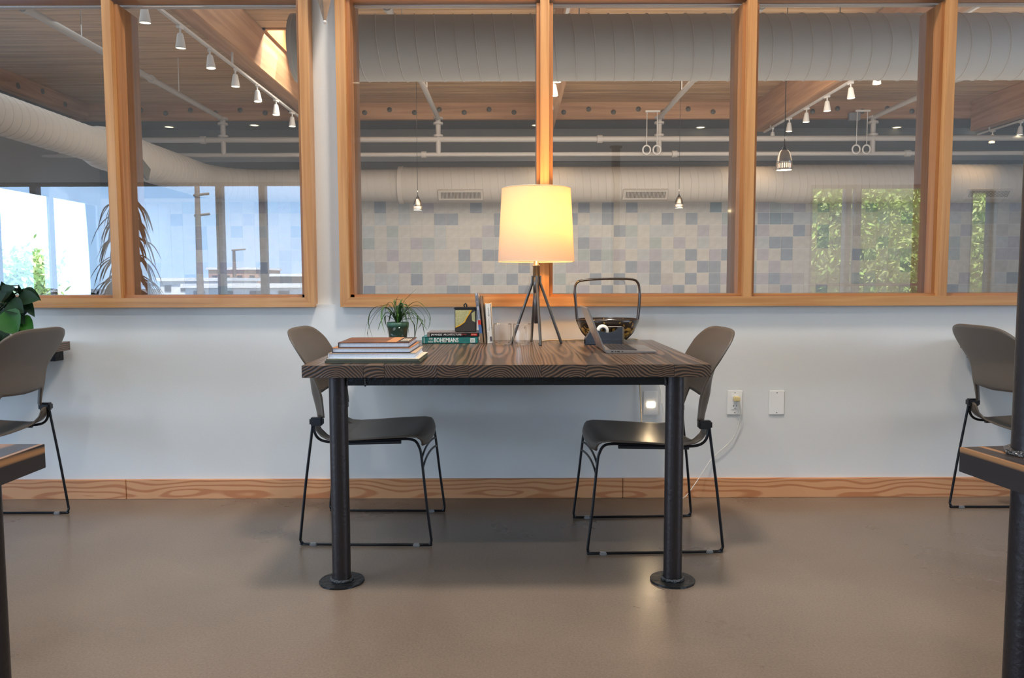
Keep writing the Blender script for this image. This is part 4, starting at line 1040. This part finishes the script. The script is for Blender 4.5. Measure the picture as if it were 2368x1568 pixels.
q.box(.002+5*.0175, .002+5*.0175+.0145, .004+4*.0188, .004+8*.0188+.0155, .0002, .0016)
kk = tag(q.build('keys', 'laptop_dark', lt), kind='stuff'); kk.location = kd.location; kk.rotation_euler = kd.rotation_euler
tp = MB().box(0, Lx*.28, 0, .10, 0, .0004).build('trackpad', 'laptop', lt); tp.location = (Lx*.66, .10, zk(Lx*.66)+.0001); tp.rotation_euler = (0, sl, 0)
for a, w_ in ((.022, .008), (.036, .004), (.043, .012), (.062, .005)): MB().box(a, a+w_, -.0004, .004, .0045, .0085).build('port', 'laptop_dark', lt)
tx = U(1350, 706, Y=yn+.15); lidL = math.hypot(xh-tx.x, tx.z-ZT-.01); la = math.atan2(xh-tx.x, tx.z-ZT-.01)
ld = MB().box(-.007, -.001, 0, .305, 0, lidL, bev=.002).build('lid', 'laptop', lt); ld.location = (.004, 0, .006); ld.rotation_euler = (0, -la, 0)
MB().box(-.0012, -.0004, .008, .297, .012, lidL-.008).build('screen', 'laptop_dark', ld)
# --- spider plant in green pot inside a clear pot
py_ = 3.32; pc_ = U(920, 745, Y=py_)
pt = empty('potted_plant', (pc_.x, py_, ZT)); tag(pt, 'grassy arching plant in a green slotted pot on the desk', 'plant')
zrp = pc_.z-ZT; rp = 24.5*3.36/F
MB().lathe([(0, .004), (rp*.68, .004), (rp*.72, .01), (rp*.93, zrp*.78), (rp, zrp*.78), (rp*1.02, zrp), (rp*.95, zrp), (rp*.9, zrp*.8), (rp*.6, .012)], n=36).build('inner_pot', 'pot_green', pt)
q = MB()
for k in range(18):
    a = 2*PI*k/18
    for j in range(5):
        z_ = .022+j*zrp*.14; r_ = rp*(.72+(.93-.72)*(z_-.01)/(zrp*.78))+.0003
        e1, e2 = a-.055, a+.055
        q.add([(r_*math.cos(e1), r_*math.sin(e1), z_), (r_*math.cos(e2), r_*math.sin(e2), z_), (r_*math.cos(e2)*1.01, r_*math.sin(e2)*1.01, z_+.006), (r_*math.cos(e1)*1.01, r_*math.sin(e1)*1.01, z_+.006)], [(0, 1, 2, 3)])
q.build('pot_slots', 'grey_plastic', pt, recalc=False)
MB().lathe([(0, .001), (rp*.8, .001), (rp*1.02, zrp*.82), (rp*1.0, zrp*.82), (rp*.78, .003), (0, .003)], n=36).build('outer_pot', 'clear_plastic', pt)
MB().disc((0, 0, zrp*.9), rp*.93).build('soil', 'soil', pt)
def blade(pts, w_, m, par, name='leaf', twist=0):
    P = smooth_path(pts, 5); n_ = len(P); vs = []; fs = []
    for i, p_ in enumerate(P):
        t_ = (P[min(i+1, n_-1)]-P[max(i-1, 0)]).normalized(); s_ = t_.cross(Vector((0, 0, 1)))
        s_ = s_.normalized() if s_.length > 1e-3 else Vector((1, 0, 0)); up = s_.cross(t_)
        f_ = i/(n_-1); ww = w_*(min(1, .5+f_*3))*(1-f_**3)+.0002
        vs += [p_-s_*ww, p_-up*ww*.45, p_+s_*ww]
    for i in range(n_-1):
        a = i*3; fs += [(a, a+1, a+4, a+3), (a+1, a+2, a+5, a+4)]
    return MB().add(vs, fs, True).build(name, m, par, recalc=False)
def px3(px, py, Y): p_ = U(px, py, Y=Y); return (p_.x-pt.location.x, Y-pt.location.y, p_.z-ZT)
rp_ = random.Random(11)
spec = [[(918, 742), (902, 706), (878, 712), (850, 745), (842, 782)], [(916, 742), (898, 712), (872, 722), (850, 765), (856, 788)], [(915, 742), (890, 708), (862, 715), (852, 745), (864, 788)],
 [(920, 742), (915, 700), (922, 684)], [(922, 742), (932, 700), (948, 682), (963, 668)], [(919, 742), (912, 702), (916, 692), (940, 702), (945, 745)], [(924, 742), (946, 706), (970, 699), (994, 730), (990, 762)],
 [(924, 742), (945, 712), (968, 706), (985, 722), (995, 748), (984, 766)], [(921, 742), (935, 714), (962, 712), (982, 735), (978, 765)], [(922, 742), (950, 718), (975, 745), (982, 780)],
 [(917, 742), (900, 715), (885, 712), (882, 740), (892, 775)], [(919, 742), (905, 712), (888, 708), (884, 735)], [(920, 742), (896, 722), (880, 745), (874, 765)], [(924, 742), (944, 736), (958, 752), (958, 788)],
 [(923, 742), (945, 712), (965, 730), (962, 765), (958, 788)], [(925, 742), (950, 722), (975, 745), (988, 765)], [(921, 742), (926, 700), (934, 690)], [(925, 742), (955, 735), (976, 740), (972, 752), (966, 761)],
 [(916, 742), (893, 730), (891, 745), (896, 757)], [(915, 742), (906, 722), (900, 745)], [(926, 742), (940, 718), (955, 750)], [(920, 742), (930, 705), (946, 712), (972, 736), (978, 752)]]
for i, s_ in enumerate(spec):
    d_ = rp_.uniform(-.09, .09); n_ = len(s_)
    pts = [px3(px, py, py_+d_*k/(n_-1)) for k, (px, py) in enumerate(s_)]
    blade(pts, .0032, 'leaf_spider' if i % 3 else 'leaf_spider_dark', pt)
for k in range(26):
    a = rp_.uniform(0, 2*PI); l_ = rp_.uniform(.05, .12); h_ = rp_.uniform(.03, .075); dr = rp_.uniform(-.03, .09)
    c_, s__ = math.cos(a), math.sin(a)
    pts = [(.006*c_, .006*s__, zrp*.9), (.3*l_*c_, .3*l_*s__, zrp+h_), (.7*l_*c_, .7*l_*s__, zrp+h_), (l_*c_, min(l_*s__, .3), max(.02, zrp+h_-dr))]
    blade(pts, .003, 'leaf_spider' if k % 2 else 'leaf_spider_dark', pt)

# --- leafy plant on the left desk
lp_ = empty('potted_plant', (-2.30, 3.42, ZT)); tag(lp_, 'broad-leaved dark green plant at the left edge on the far desk', 'plant')
MB().lathe([(0, 0), (.07, 0), (.085, .11), (.078, .11), (.07, .095), (0, .095)], n=28).build('pot', 'pot_green', lp_)
def leaf(par, base, tip, w_, m, droop=.02, up=Vector((0, 0, 1)), cup=.25):
    b_, t_ = Vector(base), Vector(tip); ax = t_-b_; s_ = ax.cross(up).normalized(); nn = s_.cross(ax.normalized())
    prof = [(0, .02), (.08, .45), (.2, .85), (.35, 1), (.55, .9), (.75, .6), (.9, .25), (1, .0)]
    vs = []
    for f_, k in prof:
        c_ = b_+ax*f_-Vector((0, 0, 1))*droop*f_*f_
        vs += [c_-s_*w_*k+nn*w_*k*cup, c_-s_*w_*k*.5+nn*w_*k*cup*.2, c_, c_+s_*w_*k*.5+nn*w_*k*cup*.2, c_+s_*w_*k+nn*w_*k*cup]
    fs = [(i*5+j, i*5+j+1, (i+1)*5+j+1, (i+1)*5+j) for i in range(len(prof)-1) for j in range(4)]
    return MB().add(vs, fs, True).build('leaf', m, par, recalc=False)
rl = random.Random(5)
def lpx(px, py, Y): p_ = U(px, py, Y=Y); return Vector((p_.x, Y, p_.z))-lp_.location
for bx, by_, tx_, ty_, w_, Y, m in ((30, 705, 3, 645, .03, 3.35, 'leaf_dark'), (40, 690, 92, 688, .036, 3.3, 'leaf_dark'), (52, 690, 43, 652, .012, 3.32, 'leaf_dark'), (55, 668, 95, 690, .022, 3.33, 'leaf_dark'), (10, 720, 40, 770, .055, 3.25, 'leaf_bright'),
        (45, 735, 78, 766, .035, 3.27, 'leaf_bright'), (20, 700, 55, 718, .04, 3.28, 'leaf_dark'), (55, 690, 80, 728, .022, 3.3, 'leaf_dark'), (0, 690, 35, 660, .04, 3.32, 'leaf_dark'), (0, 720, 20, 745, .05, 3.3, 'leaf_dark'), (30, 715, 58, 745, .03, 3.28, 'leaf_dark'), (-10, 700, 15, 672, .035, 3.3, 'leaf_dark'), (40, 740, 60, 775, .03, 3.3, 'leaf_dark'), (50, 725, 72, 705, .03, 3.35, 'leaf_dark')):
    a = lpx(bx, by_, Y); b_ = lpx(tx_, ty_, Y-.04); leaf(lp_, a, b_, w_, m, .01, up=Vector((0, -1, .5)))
    MB().tube(smooth_path([(0, 0, .09), (a.x*.5, a.y*.5, max(a.z*.8, .12)), tuple(a)], 4), .003, 5).build('stem', 'leaf_dark', lp_)
for k in range(46):
    a = rl.uniform(0, 2*PI); r_ = rl.uniform(.03, .15); h_ = rl.uniform(.06, .26)
    b_ = Vector((r_*math.cos(a)*.8-.02, r_*math.sin(a)*.8, h_)); t_ = b_+Vector((math.cos(a)*.08, math.sin(a)*.08, rl.uniform(-.05, .04)))
    if t_.y > .2: t_.y = .2
    leaf(lp_, b_, t_, rl.uniform(.025, .04), 'leaf_dark', .02)
    if k % 3 == 0: MB().tube(smooth_path([(0, 0, .09), (b_.x*.4, b_.y*.4, h_*.7+.03), tuple(b_)], 4), .0025, 5).build('stem', 'leaf_dark', lp_)

# ================================================================== WALL FITTINGS
def plate(px, py, label, kind):
    p = U(px, py, Y=YW-.003); o = empty('wall_plate', (p.x, YW, p.z)); tag(o, label, 'wall plate', 'white wall plates')
    MB().box(-.036, .036, -.006, -.0005, -.058, .058, bev=.002).build('cover_plate', 'plate_white', o)
    for dz in (-.048, .048) if kind != 'led' else (): MB().box(-.0025, .0025, -.0066, -.005, dz-.0025, dz+.0025).build('screw', 'grey_plastic', o)
    return o
pl1 = plate(1505, 932, 'white wall plate with a glowing night light, under the desk', 'led')
MB().box(-.019, .019, -.009, -.005, -.020, .006, bev=.002).build('night_light', 'led', pl1)
light('AREA', 'night_light_glow', (pl1.location.x, YW-.02, pl1.location.z-.007), (pl1.location.x, 2, pl1.location.z-.35), .35, (1, .72, .4), .04)
pl2 = plate(1699, 931, 'white outlet plate with one beige plug in it', 'outlet')
MB().box(-.0165, .0165, -.008, -.005, -.033, .033, bev=.001).build('outlet_face', 'plate_white', pl2)
for dx in (-.0065, .0065): MB().box(dx-.001, dx+.001, -.0084, -.0078, -.019, -.011).build('slot', 'black', pl2)
MB().box(-.0085, -.0065, -.0084, -.0078, -.016, -.014).build('slot', 'black', pl2)
for dz in (-.0275, .011): MB().box(-.002, .002, -.0084, -.0078, dz-.002, dz+.002).build('slot', 'black', pl2)
plate(1796, 931, 'blank white wall plate, rightmost of the three', 'blank')
pg = (pl2.location.x+.004, YW-.008, pl2.location.z+.021)
def wp(px, py, Y=YW-.012): p_ = U(px, py, Y=Y); return (p_.x, Y, p_.z)
po = empty('power_cord', pg); tag(po, 'beige plug and cream cord falling from the outlet to the floor', 'cord')
MB().box(-.014, .014, -.028, -.0005, -.011, .011, bev=.003).build('plug', 'plug', po)
pts = [Vector(q_)-Vector(pg) for q_ in [(pg[0]+.008, YW-.03, pg[2]-.008), wp(1708, 937, 3.668), wp(1713, 955, 3.675), wp(1708, 985), wp(1692, 1018), wp(1666, 1042), wp(1645, 1062), wp(1625, 1092, 3.66), wp(1605, 1122, 3.62), wp(1585, 1148, 3.6), wp(1560, 1162, 3.58)]]
MB().tube(smooth_path(pts, 8), .0019, 6).build('cable', 'cord_white', po)
cord('hanging_cord', [(.655, 3.685, .70), wp(1527, 900), wp(1530, 930), wp(1534, 945), wp(1535, 1000), wp(1539, 1040), wp(1535, 1085), wp(1540, 1110, 3.66), wp(1550, 1135, 3.64), wp(1570, 1158, 3.6)], .0019, 'cord_white', 'cream cord hanging behind the right desk leg')
# sconce on the pier
p = U(751, 50, Y=3.62); top = U(754, -60, Y=3.62)
sc_ = empty('wall_sconce', (p.x, 3.62, p.z)); tag(sc_, 'pointed grey metal cone hanging on the pier between windows', 'sconce')
MB().lathe([(0, .0), (.006, .004), (.05, .17), (.085, .34), (.0, .34)], n=4, smooth=False).build('cone', 'book_wood', sc_)
MB().lathe([(0, -.012), (.006, -.008), (.008, -.002), (.006, .004), (0, .008)], n=12).build('finial', 'white_metal', sc_)
MB().box(-.02, .02, .03, YW+.03-3.62, .25, .33).build('bracket', 'white_metal', sc_)

# ================================================================== TALL PLANT NEAR THE REAR WINDOW (reflected)
dy = RY+.9; Vd = 2*YG-dy
dx = lambda px: (px-1184)*Vd/F
dz_ = lambda py: CP.z-Vd*math.tan(math.atan((py-784)/F)+PITCH)
dr = empty('tall_plant', (dx(300), dy, 0)); tag(dr, 'tall drooping long-leaved plant seen reflected in the left window', 'plant')
MB().lathe([(0, 0), (.17, 0), (.22, .38), (.2, .38), (.17, .33), (0, .33)], n=24).build('pot', 'slate', dr)
MB().tube([(0, 0, .3), (.02, 0, 1.0), (0, 0, dz_(500))], .03, 8).build('trunk', 'bark', dr)
rd = random.Random(9)
for hh_, n__, L0 in ((dz_(482), 22, .42), (dz_(520), 18, .45), (dz_(560), 22, .48), (dz_(610), 22, .5), (dz_(655), 20, .5), (1.0, 12, .5)):
    for k in range(n__):
        a = 2*PI*k/n__+rd.uniform(-.2, .2); l_ = L0*rd.uniform(.7, 1.1); c_, s__ = math.cos(a), math.sin(a)
        blade([(0, 0, hh_), (l_*.35*c_, l_*.35*s__, hh_+.13*rd.uniform(.5, 1.2)), (l_*.75*c_, l_*.75*s__, hh_-.02), (l_*c_, l_*s__, hh_-.32*rd.uniform(.7, 1.2))], .032, 'leaf_silhouette', dr)
for k in range(4): blade([(0, 0, dz_(500)), (.02*k-.03, 0, dz_(480)), (.03*k-.05, 0, dz_(455)+.03*k)], .028, 'leaf_silhouette', dr)

# ================================================================== OUTDOORS
g_ = st(MB().box(-120, 120, -120, RY-.2, -.35, -.1), 'ground', 'asphalt', label='asphalt outside the rear windows')
st(MB().box(-120, farx0-.2, RY-.2, 60, -.35, -.1), 'ground', 'asphalt', label='pale ground outside the far left glazing')
def at(px, py, Vv): # reflected pixel -> world point at virtual distance Vv
    return Vector(((px-1184)*Vv/F, 2*YG-Vv, CP.z-Vv*math.tan(math.atan((py-784)/F)+PITCH)))
def pole(px, Vv, ytop, arms, lab):
    p_ = at(px, ytop, Vv); o = empty('utility_pole', (p_.x, p_.y, -.1)); tag(o, lab, 'pole', 'utility poles outside')
    MB().tube([(0, 0, 0), (0, 0, p_.z)], [.2, .13], 10).build('mast', 'bark', o)
    for pa1, pa2 in arms:
        a = at(px, pa1, Vv); b_ = at(px+27, pa2, Vv)
        MB().tube([(-.2, 0, a.z+.1), (b_.x-p_.x, 0, b_.z+.1)], .07, 6).build('arm', 'bark', o)
pole(465, 44, 380, ((450, 446), (497, 493)), 'tall utility pole with two side arms, reflected in left window')
pole(545, 70, 575, ((577, 575),), 'distant small utility pole reflected in left window')
for px0, px1, py0, Vv, m, lab in ((372, 520, 648, 60, 'render_white', 'long white low building reflected in left window'), (485, 600, 622, 85, 'brick_tan', 'tan building behind the white one, reflected'), (622, 720, 638, 70, 'slate', 'dark low building at the right of the left window reflection'), (430, 690, 664, 48, 'render_white', 'nearer white parked van row building, reflected low')):
    a, b_ = at(px0, py0, Vv), at(px1, py0, Vv)
    o = empty('distant_building', ((a.x+b_.x)/2, a.y, -.1)); tag(o, lab, 'building')
    hw_ = (b_.x-a.x)/2; hh_ = a.z+.1
    MB().box(-hw_, hw_, -8, 0, 0, hh_).build('walls', m, o); MB().box(-hw_-.2, hw_+.2, -8.2, .2, hh_, hh_+.25).build('roof', 'render_white', o)
    for k in range(4): MB().box(-hw_+hw_*2*(k+.3)/4, -hw_+hw_*2*(k+.7)/4, -.05, .05, hh_*.35, hh_*.75).build('window', 'slate', o)
def tree(name, loc, h, spread, n_leaf, lab, seed, leafsize=.12, cat='tree', twigs=26):
    rt_ = random.Random(seed); o = empty(name, loc); tag(o, lab, cat, 'trees outside')
    q = MB(); tips = []
    def grow(p_, d, L, r_, lv):
        e_ = p_+d*L; mid = p_+d*L*.5+Vector((rt_.uniform(-.1, .1), rt_.uniform(-.1, .1), 0))*L*.4
        q.tube([p_, mid, e_], [r_, r_*.8, r_*.6], 5, cap=False)
        tips.append((mid, lv)); tips.append((e_, lv))
        if lv == 0: return
        for _ in range(4 if lv > 1 else 3):
            dd = (d*.9+Vector((rt_.uniform(-1, 1), rt_.uniform(-1, 1), rt_.uniform(-.75, .6)))*.95).normalized()
            grow(e_ if rt_.random() < .6 else mid, dd, L*rt_.uniform(.6, .8), r_*.55, lv-1)
    grow(Vector((0, 0, 0)), Vector((0, 0, 1)), h*.22, h*.022, 4)
    q.build('trunk', 'bark', o, recalc=False)
    q = MB(); tp_ = [t_[0] for t_ in tips if t_[1] <= 3 and t_[0].z > .8]
    for k in range(n_leaf):
        c = rt_.choice(tp_)+Vector((rt_.gauss(0, 1), rt_.gauss(0, 1), rt_.gauss(0, 1)))*spread
        u = Vector((rt_.uniform(-1, 1), rt_.uniform(-1, 1), rt_.uniform(-1, 1))).normalized(); v = u.orthogonal().normalized()
        s_ = leafsize*rt_.uniform(.5, 1.2)
        q.add([c-u*s_, c-v*s_*.35, c+u*s_, c+v*s_*.35], [(0, 1, 2, 3)], mi=rt_.randint(0, 1))
    tag(q.build('foliage', ['tree_leaf', 'tree_leaf2'], o, recalc=False), kind='stuff')
    return o
c = at(1930, 600, 20); tree('leafy_tree', (c.x-.6, c.y, -.1), 8.0, .7, 80000, 'spring-green tree at left in the right window reflection', 21, .085)
c = at(2130, 600, 24); tree('leafy_tree', (c.x+1.0, c.y, -.1), 8.5, .7, 80000, 'spring-green tree at right in the right window reflection', 22, .095)
c = at(2020, 600, 31); tree('leafy_tree', (c.x, c.y, -.1), 10, .9, 30000, 'greener tree standing behind the two reflected trees', 23, .16)
c = at(700, 560, 40); tree('palm_tree', (c.x+2.5, c.y, -.1), 3.6, .25, 1500, 'small pale tree at right in the left window reflection', 24, .3)
for i, (x, y) in enumerate(((-34, 38), (-30, 48))): tree('leafy_tree', (x, y, -.1), 4.5, .6, 5000, ['low tree beyond the far left glazing, nearer', 'low tree beyond the far left glazing, farther'][i], 30+i, .3)
